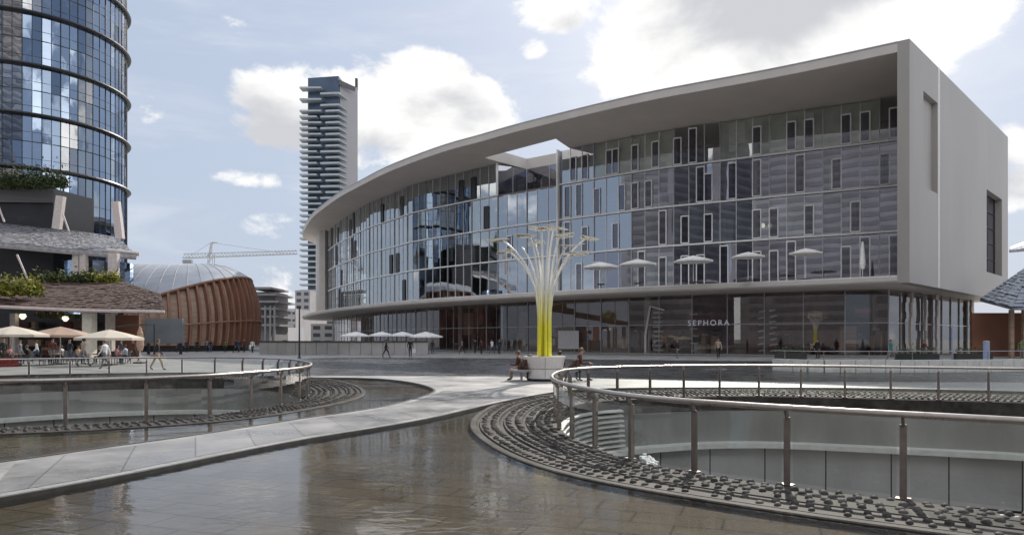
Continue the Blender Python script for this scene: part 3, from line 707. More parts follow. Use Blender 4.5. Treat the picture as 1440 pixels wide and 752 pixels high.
# loggia under the roof opening: top storey steps back there
nb0, nb1 = bay[n0*6], bay[n1*6]
lg = [nb0, hole[1]+V(0, -.12, 0), hole[2]+V(.05, -.12, 0), nb1]
for a, c in zip(lg, lg[1:]):
    k = max(2, int((c-a).length/3)); d = (c-a)/k; nv = V(d.y, -d.x, 0).normalized(); nv = nv if nv.y < 0 else -nv
    m = MB(); fr = MB()
    for i in range(k):
        p, r = a+d*i, a+d*(i+1)
        m.add([xy(p, floors[3]+.14), xy(r, floors[3]+.14), xy(r, ZS-.05), xy(p, ZS-.05)], [(0, 1, 2, 3)])
        fr.bar(xy(p+nv*.05, floors[3]+.1), xy(p+nv*.05, ZS-.02), .08)
    w = m.build('window', 'glass_b', bld, recalc=False); fr.build('frame', 'mullion', w)
m = MB(); m.poly([[bay[i] for i in range(n0*6, n1*6+1)]+[hole[2]+V(.05, -.1, 0), hole[1]+V(0, -.1, 0)]], floors[3]+.1)
m.strip([xy(bay[i], floors[3]-.2) for i in range(n0*6, n1*6+1)], [xy(bay[i], floors[3]+.1) for i in range(n0*6, n1*6+1)])
m.build('loggia_floor', 'terrace', bld)
# glazed fin at the break in the facade
pf = nb1+bn[n1*6]*.3
m = MB(); m.bar(xy(pf, LT), xy(pf, ZS), .22, .5, up=bn[n1*6]); m.build('facade_fin', 'sash', bld)
m = MB(); pf = nb0+bn[n0*6]*.2; m.bar(xy(pf, floors[3]), xy(pf, ZS), .3, .3); m.build('facade_fin', 'sash', bld)
# interior: floor plates, a back wall, columns
inner = [xy(p-n_*9) for p, n_ in zip(bay, bn)][::3]; outer = [xy(p-n_*.25) for p, n_ in zip(bay, bn)][::3]
for z in floors[1:4]:
    m = MB(); m.strip([xy(p, z-.35) for p in outer], [xy(p, z+.05) for p in outer]); m.strip([xy(p, z+.05) for p in outer], [xy(p, z+.05) for p in inner]); m.strip([xy(p, z-.35) for p in outer], [xy(p, z-.35) for p in inner])
    m.build('floor_slab', 'floorplate', bld)
m = MB(); m.strip([xy(p, LT) for p in inner], [xy(p, ZS) for p in inner]); m.build('core_wall', 'core', bld)
for f in range(4):
    for i in range(4, len(bay)-4, 12):
        if f == 3 and n0*6-6 <= i <= n1*6+6: continue
        m = MB(); m.lathe(xy(bay[i]-bn[i]*1.6, floors[f]+.06), [(.28, 0), (.28, floors[f+1]-floors[f]-.45)], 10); m.build('column', 'floorplate', bld)
for b in range(n1, NB):
    i0 = b*6; m = MB(); m.strip([xy(bay[i]-bn[i]*.5, floors[3]+.1) for i in range(i0, min(i0+7, len(bay)))], [xy(bay[i]-bn[i]*.5, ZS-.05) for i in range(i0, min(i0+7, len(bay)))])
    if rw.random() < .8: m.build('lining', 'toppanel', bld)
for k in range(26):                                   # blinds drawn behind some panes
    f = rw.randrange(4); i = rw.randrange(2, len(bay)-4)
    if f == 3 and n0*6-3 <= i <= n1*6+3: continue
    m = MB(); z1 = floors[f+1]-.4; z0 = z1-rw.uniform(1.2, 3.6)
    m.strip([xy(bay[j]-bn[j]*.32, z0) for j in (i, i+1)], [xy(bay[j]-bn[j]*.32, z1) for j in (i, i+1)]); m.build('blind', 'curtain', bld)
for px in (1073, 1083):                               # two lamps alight on the middle floor
    i = bayi(px); p = bay[i]-bn[i]*1.6; k = (px-CX)/F; m = MB(); m.lathe(V(k*p.y, p.y, H+(HY-317)/F*p.y), [(.12, -.25), (.24, 0), (.12, .25)], 10); m.build('lamp', 'lamp', bld)
for k in range(34):                                   # desks and partitions inside the upper floors
    f = rw.randrange(3); i = rw.randrange(40, len(bay)-8); p = bay[i]-bn[i]*rw.uniform(1.2, 4.5); a_ = math.atan2(bn[i].y, bn[i].x)
    m = MB(); h = rw.choice((.8, 1.1, 2.2, 3.0)); m.box(xy(p, floors[f]+.06+h/2), (.35, rw.uniform(.6, 2.6), h), a_); m.build('partition', rw.choice(['toppanel', 'woodpale', 'curtain', 'shopbrown']), bld)
# far end of the frame: pier joining roof and slab
e = gc[0]; m = MB(); en = normals2(gc)[0]; en = en if en.y < 0 else -en; et = (gc[0]-gc[1]).normalized()
pier = [xy(P(460.5, 0, 165.3)), xy(P(457, 0, 164.6)), xy(P(449, 0, 165.2)), xy(P(445.5, 0, 167)), xy(P(444, 0, 176)), xy(P(456, 0, 178))]
m.strip([xy(p, LT+.002) for p in pier], [xy(p, ZS-.002) for p in pier], True)
m.build('end_pier', 'white', bld, recalc=True)

# ground floor
li = [xy(p-b*sg*7.0) for p, b in zip(front, fo)]
li = [p for p in li if p.x < 32.5 and p.y < 172]
gcor = V(37.3, 70.5, 0); gse = V(59.3, 91.2, 0)
gl = smooth_loop(resample(li+[gcor], 150), 8, closed=False)
NG = 34; gb = resample(gl, NG*2); gn = normals2(gb); gn = [x if x.y < 0 else -x for x in gn]
gpx = lambda p: CX+F*p.x/p.y
for b in range(NG):
    a, c, e_ = gb[b*2], gb[b*2+1], gb[b*2+2]; xm = gpx(c); nv = gn[b*2+1]
    brownish = 775 < xm < 905
    m = MB(); t1 = rw.uniform(-.01, .01)
    m.add([xy(a+nv*t1, .12), xy(e_-nv*t1, .12), xy(e_-nv*t1, LB-.003), xy(a+nv*t1, LB-.003)], [(0, 1, 2, 3)])
    w = m.build('shop_window', 'shopglass', bld, recalc=False)
    m = MB(); m.bar(xy(a+nv*.05, 0), xy(a+nv*.05, LB-.005), .09, .12, up=nv)
    m.bar(xy(a+nv*.05, 3.4), xy(e_+nv*.05, 3.4), .09); m.bar(xy(a+nv*.05, .08), xy(e_+nv*.05, .08), .14)
    m.bar(xy(c+nv*.03, .15), xy(c+nv*.03, LB-.1), .04) if xm < 900 else None
    m.build('frame', 'mullion' , w)
    if brownish:
        m = MB(); m.add([xy(a-nv*.3, .1), xy(e_-nv*.3, .1), xy(e_-nv*.3, LB-.05), xy(a-nv*.3, LB-.05)], [(0, 1, 2, 3)]); m.build('panel', 'shopbrown', w)
# side shopfront
NS = 9
for b in range(NS):
    a, e_ = gcor.lerp(gse, b/NS), gcor.lerp(gse, (b+1)/NS); nv = snorm
    m = MB(); m.add([xy(a, .12), xy(e_, .12), xy(e_, LB-.003), xy(a, LB-.003)], [(0, 1, 2, 3)]); w = m.build('shop_window', 'shopglass', bld, recalc=False)
    m = MB(); m.bar(xy(a+nv*.05, 0), xy(a+nv*.05, LB-.005), .10, .12, up=nv); m.bar(xy(a+nv*.05, 3.4), xy(e_+nv*.05, 3.4), .08); m.build('frame', 'mullion', w)
for px, w_ in ((1276, .6), (1296, .45), (1312, .9), (1361, .8)):  # pale reflections in the side glass, built as solid stacked blocks
    k = (px-CX)/F; d = gse-gcor; s = (k*gcor.y-gcor.x)/(d.x-k*d.y); p = gcor+d*s+snorm*.35
    m = MB(); r3 = random.Random(px); prev = None; zz = .1
    while zz < LB-.4:
        hgt = r3.uniform(.5, 1.1); z2 = min(LB-.02, zz+hgt); dx = r3.uniform(-.25, .25)
        m.box(xy(p+sdir*dx, (zz+z2)/2), (w_*r3.uniform(.6, 1), .25, z2-zz-.003), math.atan2(sdir.y, sdir.x)); zz = z2
    m.build('reflection_column', 'woodpale' if px > 1350 else 'pinkcol', bld)
# shop interior
gi = [xy(p-n_*6) for p, n_ in zip(gb, gn)]
m = MB(); m.strip([xy(p, .02) for p in gi[2:-3]], [xy(p, LB-.01) for p in gi[2:-3]]); m.build('back_wall', 'shopwall', bld)
m = MB(); a, c = gi[-4], gcor+sdir*7-snorm*1.75; m.add([xy(a, .02), xy(c, .02), xy(c, LB-.01), xy(a, LB-.01)], [(0, 1, 2, 3)]); m.build('back_wall', 'shopwall', bld)
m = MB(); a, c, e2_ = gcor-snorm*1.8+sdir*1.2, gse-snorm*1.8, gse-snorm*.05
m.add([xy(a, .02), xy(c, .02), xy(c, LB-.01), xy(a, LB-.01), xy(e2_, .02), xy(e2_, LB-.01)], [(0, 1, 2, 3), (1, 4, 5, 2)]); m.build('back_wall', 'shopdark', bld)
m = MB(); m.strip([xy(p, .02) for p in gb], [xy(p, .02) for p in gi]); m.build('shop_floor', 'floorplate', bld)
def gpos(px, d=0.0):
    i = min(range(len(gb)), key=lambda k: abs(gpx(gb[k])-px)); 
    j = i+1 if gpx(gb[i]) < px and i < len(gb)-1 else i-1
    x0, x1 = gpx(gb[i]), gpx(gb[j]); t = 0 if abs(x1-x0) < 1e-6 else (px-x0)/(x1-x0)
    p = gb[i].lerp(gb[j], t); return p+gn[i]*d, gn[i]
# white-edged display racks behind the shop glass
for px0, px1, nrow, kind in ((914, 934, 9, 'a'), (968, 984, 6, 'b'), (1064, 1078, 7, 'c'), (1080, 1094, 8, 'c')):
    a, nv = gpos(px0, -.8); c, _ = gpos(px1, -.8); m = MB(); d = (c-a)
    for r in range(nrow):
        z = .5+r*(4.9/nrow); off = .0 if r % 2 else .25
        p0 = a+d*(off*.4); p1 = a+d*(off*.4+.62)
        m.bar(xy(p0, z), xy(p1, z+(.12 if kind == 'c' else 0)), .5, .16 if kind != 'a' else .2)
    m.build('display_rack', 'sash', bld)
a, nv = gpos(908, .12); c, _ = gpos(915, .12)
m = MB(); m.bar(xy(a, .2), xy(a, 2.2), .2); m.bar(xy(a, 2.2), xy(c, 5.6), .18); m.bar(xy(c, 5.6), xy(gpos(935, .12)[0], 5.1), .14); m.build('sign_frame', 'sash', bld)
for k in range(46):                                   # goods and furniture standing inside
    px = rw.uniform(600, 1240); p, nv = gpos(px, -rw.uniform(1.5, 5)); s = rw.uniform(.5, 1.4); h = rw.choice((.9, 1.2, 2.1, 2.6))
    m = MB(); m.box(xy(p, .03+h/2), (s, .5, h), rw.uniform(0, 3)); m.box(xy(p, .05+h+.12), (s*.6, .3, .22), rw.uniform(0, 3), mi=1)
    m.build('display_stand', [rw.choice(['shopbrown', 'core', 'woodpale', 'c_maroon', 'curtain', 'c_grey']), rw.choice(['c_maroon', 'curtain', 'c_beige'])], bld)
def lettering(txt, px0, px1, py, hgt, mat, name, d=.16):
    cu = bpy.data.curves.new(name, 'FONT'); cu.body = txt; cu.size = hgt*1.4; cu.extrude = .03; cu.align_x = 'CENTER'; cu.space_character = 1.35
    tmp = bpy.data.objects.new('tmp', cu); COL.objects.link(tmp)
    dg = bpy.context.evaluated_depsgraph_get(); me = bpy.data.meshes.new_from_object(tmp.evaluated_get(dg)); bpy.data.objects.remove(tmp); bpy.data.curves.remove(cu)
    me.materials.clear(); me.materials.append(M[mat])
    a, _ = gpos(px0, d); b, nv = gpos(px1, d); c = (a+b)/2; z = H+(HY-py)/F*c.y
    o = bpy.data.objects.new(name, me); COL.objects.link(o); o.parent = bld
    t = (b-a); t.z = 0; wid = t.length; t.normalize(); wd = max(v.co.x for v in me.vertices)-min(v.co.x for v in me.vertices)
    rot = Matrix((t, V(0, 0, 1), t.cross(V(0, 0, 1)))).transposed().to_4x4()
    sc = Matrix.Diagonal((wid/wd, 1, 1, 1))
    me.transform(Matrix.Translation(xy(c, z-hgt/2)-OFF[bld.name]) @ rot @ sc)
    return o
lettering('SEPHORA', 968, 1026, 453.5, .62, 'sign', 'sign_lettering')
for px0, px1, py in ((1135, 1156, 442.5), (1203, 1226, 437)):     # further signs too blurred to read
    a, _ = gpos(px0, -.4); b, nv = gpos(px1, -.4); z = H+(HY-py)/F*a.y
    m = MB(); m.bar(xy(a, z), xy(b, z), .08, .42); m.build('sign_board', 'curtain' if px0 < 1200 else 'c_pink', bld)
a, _ = gpos(1181, -1.2); b, _ = gpos(1206, -1.2); m = MB(); m.bar(xy(a, 1.7), xy(b, 1.7), .1, 2.8); m.build('poster', 'woodpale', bld)
a, _ = gpos(786, .14); b, _ = gpos(815, .14); m = MB(); m.bar(xy(a, 1.7), xy(b, 1.7), .08, 2.3); m.build('poster', 'c_white', bld)
a, _ = gpos(648, -.5); b, _ = gpos(662, -.5); m = MB(); m.bar(xy(a, 4.0), xy(b, 4.0), .1, 3.2); m.build('poster', 'woodpale', bld)
a, _ = gpos(728, -.6); b, _ = gpos(737, -.6); m = MB(); m.bar(xy(a, .2), xy(a.lerp(b, .5), 5.5), 1.0, .3); m.build('poster', 'woodpale', bld)
for px in (596, 640, 700, 905):                            # round columns carrying the slab
    p, nv = gpos(px, -1.0); m = MB(); m.lathe(xy(p, .02), [(.4, 0), (.4, LB-.03)], 14); m.build('column', 'pinkcol', bld)

# ------------------------------------------------------------------ parasols
def parasol(loc, w, z, label, mat='canvas', group=None, closed=False):
    t = thing('parasol', xy(loc, loc[2]), label, 'parasol', group)
    m = MB(); b = loc[2]
    m.tube([V(loc[0], loc[1], b), V(loc[0], loc[1], b+z)], .035, 6); m.build('pole', 'sash', t)
    m = MB(); m.box(V(loc[0], loc[1], b+.05), (.7, .7, .1)); m.build('base', 'darkcap', t)
    m = MB(); c = V(loc[0], loc[1], b)
    if closed:
        m.lathe(c, [(.16, .9), (.26, 1.3), (.2, 2.2), (.08, z+.05), (.01, z+.1)], 10)
    else:
        n = 8; r = w/2; ring = []
        for j in range(n):
            q_ = 2*math.pi*(j+.5)/n; ring.append(V(math.cos(q_), math.sin(q_), 0))
        vs = [c+V(0, 0, z)]+[c+p*r*.5+V(0, 0, z-.22*w*.28) for p in ring]+[c+p*r+V(0, 0, z-.22*w*.62) for p in ring]+[c+p*r*1.0+V(0, 0, z-.22*w*.62-.16) for p in ring]+[c+p*r*.5+V(0, 0, z-.22*w*.28-.06) for p in ring]+[c+V(0, 0, z-.06)]
        fs = [(0, 1+j, 1+(j+1) % n) for j in range(n)]
        for k in range(2): fs += [(1+k*n+j, 1+(k+1)*n+j, 1+(k+1)*n+(j+1) % n, 1+k*n+(j+1) % n) for j in range(n)]
        fs += [(1+n+j, 1+3*n+j, 1+3*n+(j+1) % n, 1+n+(j+1) % n) for j in range(n)]
        fs += [(1+3*n+j, 1+4*n, 1+3*n+(j+1) % n) for j in range(n)]
        m.add(vs, fs)
    m.build('canopy', mat, t, recalc=False); return t
ptop = [(845, 368, 52), (897, 364, 52), (975, 359, 54), (1052, 354, 44), (1133, 349, 44)]
for (px, py, wpx), lb in zip(ptop, ('leftmost open white parasol on the terrace, just right of the solar tree', 'white terrace parasol second from the glass break, beside the leftmost one', 'wide white terrace parasol standing alone above the striped shop displays',
                                'white terrace parasol whose canopy is flat, fourth along the terrace', 'white terrace parasol nearest to the closed one')):
    D = 70.5-(px-1000)*.022; p = P(px, py, D); parasol(V(p.x, p.y, LT), wpx/F*D, p.z-LT, lb, group='white parasols on the first floor terrace')
D = 66.5; p = P(1213, 341, D); parasol(V(p.x, p.y, LT), 1, p.z-LT, 'closed white parasol near the right end of the terrace', group='white parasols on the first floor terrace', closed=True)
for k, (px, lb) in enumerate(((500, 'white parasol at the left end of the row behind the low wall'), (537, 'white parasol second in the row, behind the first walker'), (566, 'white parasol third in the row behind the low wall'), (599, 'widest white parasol at the right end of the low wall'))):
    D = 89; p = P(px, 466, D); parasol(V(p.x, p.y, 0), (3.6, 3.2, 3.2, 4.4)[k], p.z, lb, group='white parasols behind the low wall')
for px, py, D, w, lb in ((18, 458, 47, 4.2, 'cream parasol at the left edge of the cafe terrace'), (85, 459, 50, 4.4, 'tan parasol between the left edge one and the cream column'), (154, 463, 48, 4.2, 'bright cream parasol right of the cream column')):
    p = P(px, py, D); parasol(V(p.x, p.y, 0), w, p.z, lb, 'cream' if px != 85 else 'woodpale', 'parasols of the cafe')
p = P(197, 462, 52); parasol(V(p.x, p.y, 0), 1, 2.55, 'closed tan parasol at the right end of the cafe', 'woodpale', 'parasols of the cafe', closed=True)

# ------------------------------------------------------------------ people
def person_mesh(pose, name):
    """one skinned surface; joints in metres, facing +y"""
    J = {}; E = []; Z = {}
    def chain(pts, zone, start=None):
        prev = start
        for nm, p, r in pts:
            J[nm] = (Vector(p), r)
            if prev: E.append((prev, nm)); Z[(prev, nm)] = zone
            prev = nm
    sit = pose.get('sit', False); lean = pose.get('lean', 0.0); st = pose.get('stride', 0.0)
    hz = .52 if sit else .94
    def tr(p):                                     # lean the trunk forward about the hips
        v = Vector(p); v = v-V(0, 0, .94); v = Matrix.Rotation(-lean, 3, 'X') @ v; return v+V(0, 0, hz)
    chain([('pelvis', tr((0, 0, .94)), .145), ('waist', tr((0, .0, 1.10)), .135), ('chest', tr((0, .0, 1.30)), .155), ('collar', tr((0, 0, 1.43)), .11)], 'top')
    chain([('neck', tr((0, .01, 1.50)), .055), ('jaw', tr((0, .03, 1.56)), .07), ('skull', tr((0, .025, 1.64)), .098), ('top', tr((0, .015, 1.71)), .07)], 'skin', 'collar')
    for sd_, s in (('l', -1), ('r', 1)):
        ag = pose.get('arm', 0)*s
        if sit:
            el = tr((s*.25, .10, 1.14)); wr = V(s*.14, .42, hz+.20); hd = V(s*.12, .49, hz+.18)
        else:
            el = tr((s*.25, -.02+ag*.10, 1.13)); wr = tr((s*.27, .06+ag*.26, .90)); hd = tr((s*.265, .09+ag*.30, .83))
        chain([(sd_+'sh', tr((s*.175, 0, 1.42)), .075), (sd_+'el', el, .048), (sd_+'wr', wr, .034)], 'top', 'collar')
        chain([(sd_+'palm', hd, .036)], 'skin', sd_+'wr')
        dv = (hd-wr).normalized(); side = V(1, 0, 0)
        for fi in range(4):
            b = hd+V(0, (fi-1.5)*.02, 0)+dv*.03; L = (.06, .075, .07, .055)[fi]
            chain([(sd_+'f%d' % fi, b+dv*.02, .011), (sd_+'g%d' % fi, b+dv*(.02+L)+V(-s*.015, 0, 0), .008)], 'skin', sd_+'palm')
        chain([(sd_+'th', hd+V(-s*.01, .045, .01)+dv*.02, .011), (sd_+'tt', hd+V(-s*.02, .055, .0)+dv*.055, .009)], 'skin', sd_+'palm')
        if sit:
            kn = V(s*.13, .44, .52); an = V(s*.13, .42, .09); to = V(s*.14, .58, .04)
        else:
            f = st*s; kn = V(s*.10, f*.22+.02, .50); an = V(s*.09, f*.36-.03, .09+(.06 if f < 0 else 0)); to = V(s*.10, f*.36+.13, .035+(.0 if f >= 0 else .0))
        hp = tr((s*.095, 0, .90)) if not sit else V(s*.10, .03, hz-.01)
        chain([(sd_+'hip', hp, .105), (sd_+'kn', kn, .066), (sd_+'an', an, .044)], 'bottom', 'pelvis')
        chain([(sd_+'toe', to, .04)], 'shoe', sd_+'an')
    names = list(J); me = bpy.data.meshes.new(name+'_skel')
    me.from_pydata([J[n][0] for n in names], [(names.index(a), names.index(b)) for a, b in E], [])
    o = bpy.data.objects.new('skel', me); COL.objects.link(o)
    o.modifiers.new('s', 'SKIN'); ss = o.modifiers.new('u', 'SUBSURF'); ss.levels = 1; ss.render_levels = 1
    for i, n in enumerate(names):
        sv = me.skin_vertices[0].data[i]; r = J[n][1]; rx = r
        sv.radius = (r, r*(.78 if n in ('chest', 'waist', 'pelvis') else 1)); sv.use_root = (n == 'pelvis')
    dg = bpy.context.evaluated_depsgraph_get(); out = bpy.data.meshes.new_from_object(o.evaluated_get(dg)); out.name = name
    bpy.data.objects.remove(o); bpy.data.meshes.remove(me)
    zone = {'top': 0, 'bottom': 1, 'skin': 2, 'shoe': 3}; out.materials.clear()
    for k in ('c_black', 'c_black', 'skin', 'shoe', 'eye'): out.materials.append(M[k])
    segs = [(J[a][0], J[b][0], zone[Z[(a, b)]], (J[a][1]+J[b][1])/2) for a, b in E]
    for pl in out.polygons:
        c = pl.center; best, bz = 9, 0
        for a, b, z, r in segs:
            ab = b-a; t = max(0, min(1, (c-a).dot(ab)/max(1e-9, ab.length_squared))); d = (c-(a+ab*t)).length-r*.6
            if d < best: best, bz = d, z
        pl.material_index = bz; pl.use_smooth = True
    bm = bmesh.new(); bm.from_mesh(out)                # nose, ears, eyes grown into the head
    hc = J['skull'][0]; rot = Matrix.Rotation(-lean, 3, 'X')
    def blob(p, r, mi, sc=(1, 1, 1)):
        q_ = bmesh.ops.create_icosphere(bm, subdivisions=1, radius=r, matrix=Matrix.Translation(hc+rot @ Vector(p)) @ rot.to_4x4() @ Matrix.Diagonal((*sc, 1)))
        for v in q_['verts']:
            for f_ in v.link_faces: f_.material_index = mi; f_.smooth = True
    blob((0, .10, -.025), .018, 2, (.8, 1.2, 1.4)); blob((-.09, 0, -.01), .025, 2, (.5, .8, 1.3)); blob((.09, 0, -.01), .025, 2, (.5, .8, 1.3))
    blob((-.034, .088, .005), .012, 4); blob((.034, .088, .005), .012, 4); blob((0, .092, -.065), .02, 4, (1, .4, .25))
    bm.to_mesh(out); bm.free()
    hm = bmesh.new()
    bmesh.ops.create_uvsphere(hm, u_segments=12, v_segments=8, radius=.112, matrix=Matrix.Translation(hc+rot @ V(0, -.022, .032)) @ rot.to_4x4() @ Matrix.Diagonal((.93, 1.0, .92, 1)))
    cut = rot @ V(0, 1, -.55).normalized()
    gone = [v for v in hm.verts if (v.co-hc).dot(cut) > .055]
    bmesh.ops.delete(hm, geom=gone, context='VERTS')
    hme = bpy.data.meshes.new(name+'_hair'); hm.to_mesh(hme); hm.free(); hme.materials.append(M['hair'])
    for pl in hme.polygons: pl.use_smooth = True
    return out, hme
POSES = {'stand': person_mesh({'arm': .1, 'stride': .12}, 'standing_body'), 'walk': person_mesh({'arm': -.8, 'stride': .95, 'lean': .06}, 'walking_body'),
         'sit': person_mesh({'sit': True, 'lean': .15}, 'seated_body'), 'hunch': person_mesh({'sit': True, 'lean': .75}, 'hunched_body')}
def person(pose, loc, rz, top, bot, label, h=1.0, hair='hair', group=None):
    b, hm = POSES[pose]
    o = bpy.data.objects.new('person', b); COL.objects.link(o); o.location = loc; o.rotation_euler = (0, 0, rz); o.scale = (h,)*3
    tag(o, label, 'person', group)
    for i, k in ((0, top), (1, bot)): o.material_slots[i].link = 'OBJECT'; o.material_slots[i].material = M[k]
    hh = bpy.data.objects.new('hair', hm); COL.objects.link(hh); hh.parent = o
    hh.material_slots[0].link = 'OBJECT'; hh.material_slots[0].material = M[hair]
    return o

# ------------------------------------------------------------------ solar tree with its seat
TB = V(1.38, 30.3, 0)
t = thing('solar_tree', TB, 'yellow and white tubular tree sculpture carrying lattice panels', 'sculpture')
tips = [(-1.75, .1, 5.95), (-1.42, -.5, 5.35), (-.95, .55, 5.75), (-.62, -.35, 6.05), (-.12, .2, 6.45), (.18, -.45, 6.35), (.42, .5, 6.5), (.62, -.1, 6.1), (.95, .5, 5.7), (1.18, -.5, 5.3), (1.72, .0, 6.0), (1.45, .65, 5.55), (-.35, .75, 5.9), (.9, -.75, 5.6)]
for i, (dx, dy, z) in enumerate(tips):
    a = 2*math.pi*i/len(tips); base = TB+V(math.cos(math.atan2(dy, dx))*.24*min(1, .35+abs(dx)), math.sin(math.atan2(dy, dx))*.22, 0)
    pts = []
    for k in range(15):
        u = k/14; z_ = .9+(z-.9)*(1-(1-u)**1.25) if True else 0
        s = max(0, (z_-2.5)/(z-2.5)); f = s**2.0*.62+s**5*.38
        pts.append(V(base.x+(TB.x+dx-base.x)*f, base.y+(TB.y+dy-base.y)*f, z_))
    m = MB(); m.tube(pts, [.070-.032*k/14 for k in range(15)], 8); m.build('stem', 'tube', t, smooth=True)
r4 = random.Random(4)
for (i, out_) in ((0, -.55), (1, -.5), (4, -.3), (5, .0), (6, .5), (7, .45), (10, .5), (9, .5), (12, .1), (13, .45), (3, -.35)):
    dx, dy, z = tips[i]; c = TB+V(dx+out_*.45, dy*1.15, z+.05); L = .52; tilt = r4.uniform(-.14, .14)
    rot = Matrix.Rotation(r4.uniform(0, 3.14), 3, 'Z'); rt = Matrix.Rotation(tilt, 3, 'Y') @ Matrix.Rotation(r4.uniform(-.12, .12), 3, 'X')
    hexp = [c+rt @ rot @ V(L*math.cos(a_), L*.8*math.sin(a_), .03*math.cos(2*a_)) for a_ in [math.pi/3*k for k in range(6)]]
    m = MB()
    for k in range(6):
        p, q_ = hexp[k], hexp[(k+1) % 6]; m.bar(p, q_, .026, .03); m.bar(c, p, .022, .03)
        m.bar(c.lerp(p, .55), c.lerp(q_, .55), .025, .02)
    pn = m.build('lattice_panel', 'creamcol', t)
    m = MB()
    for k in range(0, 6):
        if r4.random() < .2:
            p, q_ = hexp[k], hexp[(k+1) % 6]; sh = V(0, 0, .018)
            m.add([c+sh, p.lerp(c, .05)+sh, q_.lerp(c, .05)+sh, c-V(0, 0, 0), p.lerp(c, .05), q_.lerp(c, .05)], [(0, 1, 2), (5, 4, 3), (0, 3, 4, 1), (1, 4, 5, 2), (2, 5, 3, 0)])
    m.build('solar_cell', 'shopbrown', pn)
seat = thing('round_bench', TB, 'white moulded round seat and planter at the foot of the yellow tree', 'seat')
m = MB(); m.lathe(TB, [(.66, 0), (.66, .09)], 24); m.build('base', 'darkcap', seat)
m = MB(); m.lathe(TB, [(.76, .09), (.83, .12), (.80, .5)], 32); m.build('lower_drum', 'planter', seat, smooth=False)
m = MB(); m.lathe(TB, [(.76, .512), (.79, .53), (.90, 1.0), (.89, 1.04), (.80, 1.04), (.76, .98), (.1, .96)], 32); m.build('upper_bowl', 'planter', seat)
m = MB(); m.bar(TB+V(-.0, -.835, .1), TB+V(0, -.83, .5), .02); m.bar(TB+V(0, -.80, .53), TB+V(0, -.905, 1.0), .02); m.build('seam', 'mullion', seat)
for s in (-1, 1):
    m = MB(); A = []; B = []
    for k in range(9):
        a = (math.pi if s < 0 else 0)+R(-48+12*k); A.append(TB+V(math.cos(a)*.84, math.sin(a)*.84, 0)); B.append(TB+V(math.cos(a)*1.45, math.sin(a)*1.45, 0))
    m.prism(A+B[::-1], .40, .48)
    for k in (1, 7): c_ = A[k].lerp(B[k], .6); m.box(xy(c_, .2), (.08, .08, .395))
    m.build('bench_wing', 'grate', seat)
person('hunch', V(TB.x-1.12, TB.y-.22, -.03), R(-100), 'c_brown', 'c_brown', 'person in brown hunched forward on the seat left of the yellow tree', hair='hairfair')
person('sit', V(TB.x-1.02, TB.y+.42, -.03), R(75), 'c_maroon', 'c_beige', 'person in maroon seated behind the hunched figure on the tree seat', .97, 'hairfair')
person('hunch', V(TB.x+1.05, TB.y-.28, -.03), R(-65), 'c_brown', 'c_black', 'person in dark brown bent forward on the bench right of the yellow tree', .98)
person('sit', V(TB.x+1.45, TB.y+.05, -.01), R(-95), 'c_maroon', 'c_grey', 'upright seated person in dark red right of the yellow tree', 1.05, 'hairfair')
person('sit', V(TB.x+.72, TB.y+.85, -.03), R(10), 'c_black', 'c_black', 'person in black whose head shows behind the white seat', .95)

# walkers and standing people
def gp_(px, D): return V((px-CX)/F*D, D, 0)
person('walk', gp_(543, 69), R(-80), 'c_black', 'c_black', 'walker in black with both legs apart, left of the pair by the low wall', 1.0)
person('stand', gp_(577, 70), R(200), 'c_black', 'c_navy', 'standing figure in black carrying a white bag by the low wall', 1.04)
pb = gp_(577, 70)+V(.36, -.1, 0); m = MB(); m.prism([pb+V(-.17, -.06, 0), pb+V(.17, -.06, 0), pb+V(.17, .06, 0), pb+V(-.17, .06, 0)], .42, .82)
m.tube([pb+V(-.1, 0, .82), pb+V(-.06, 0, .98), pb+V(.06, 0, .98), pb+V(.1, 0, .82)], .01, 5); tag(m.build('shopping_bag', 'c_white'), 'white shopping bag hanging beside the standing figure by the low wall', 'bag')
person('walk', gp_(221, 40.5), R(-70), 'c_black', 'c_beige', 'walker in black jacket and beige trousers passing the cafe parasol', 1.0, 'hairfair')
person('walk', gp_(148, 42), R(85), 'c_white', 'c_grey', 'walker in a white top near the cream column', .97, 'hairfair')
far = [(252, 93, 'c_black', 'c_navy', 'dark figure standing at the right edge of the grey screen'), (262, 95, 'c_navy', 'c_black', 'figure in navy right beside the one at the screen edge'), (277, 94, 'c_black', 'c_black', 'black figure before the third wooden rib'),
       (291, 96, 'c_grey', 'c_black', 'figure in a grey top in front of the wooden ribs'), (296, 93, 'c_black', 'c_jeans', 'figure in black and jeans next to the grey topped one'), (317, 95, 'c_olive', 'c_black', 'figure in olive standing alone before the wooden pavilion'),
       (332, 93, 'c_black', 'c_black', 'all black figure walking before the pavilion end'), (336, 97, 'c_navy', 'c_jeans', 'figure in navy half behind the all black walker'), (343, 94, 'c_maroon', 'c_black', 'figure in dark red before the last ribs'), (355, 92, 'c_white', 'c_black', 'figure in a white shirt at the right end of the pavilion')]
for i, (px, D, a, b, lb) in enumerate(far): person('walk' if i % 3 == 0 else 'stand', gp_(px, D), rnd.uniform(0, 6.3), a, b, lb, rnd.uniform(.92, 1.05), group='people in front of the wooden pavilion')
person('stand', V(.7165*66, 66, 0), R(150), 'c_green', 'c_grey', 'person in a green top at the right edge before the slate roof', 1.0, 'hairfair')
person('walk', V(.533*60, 60, 0), R(100), 'c_teal', 'c_grey', 'walker in teal at the corner of the shopfront', .98)

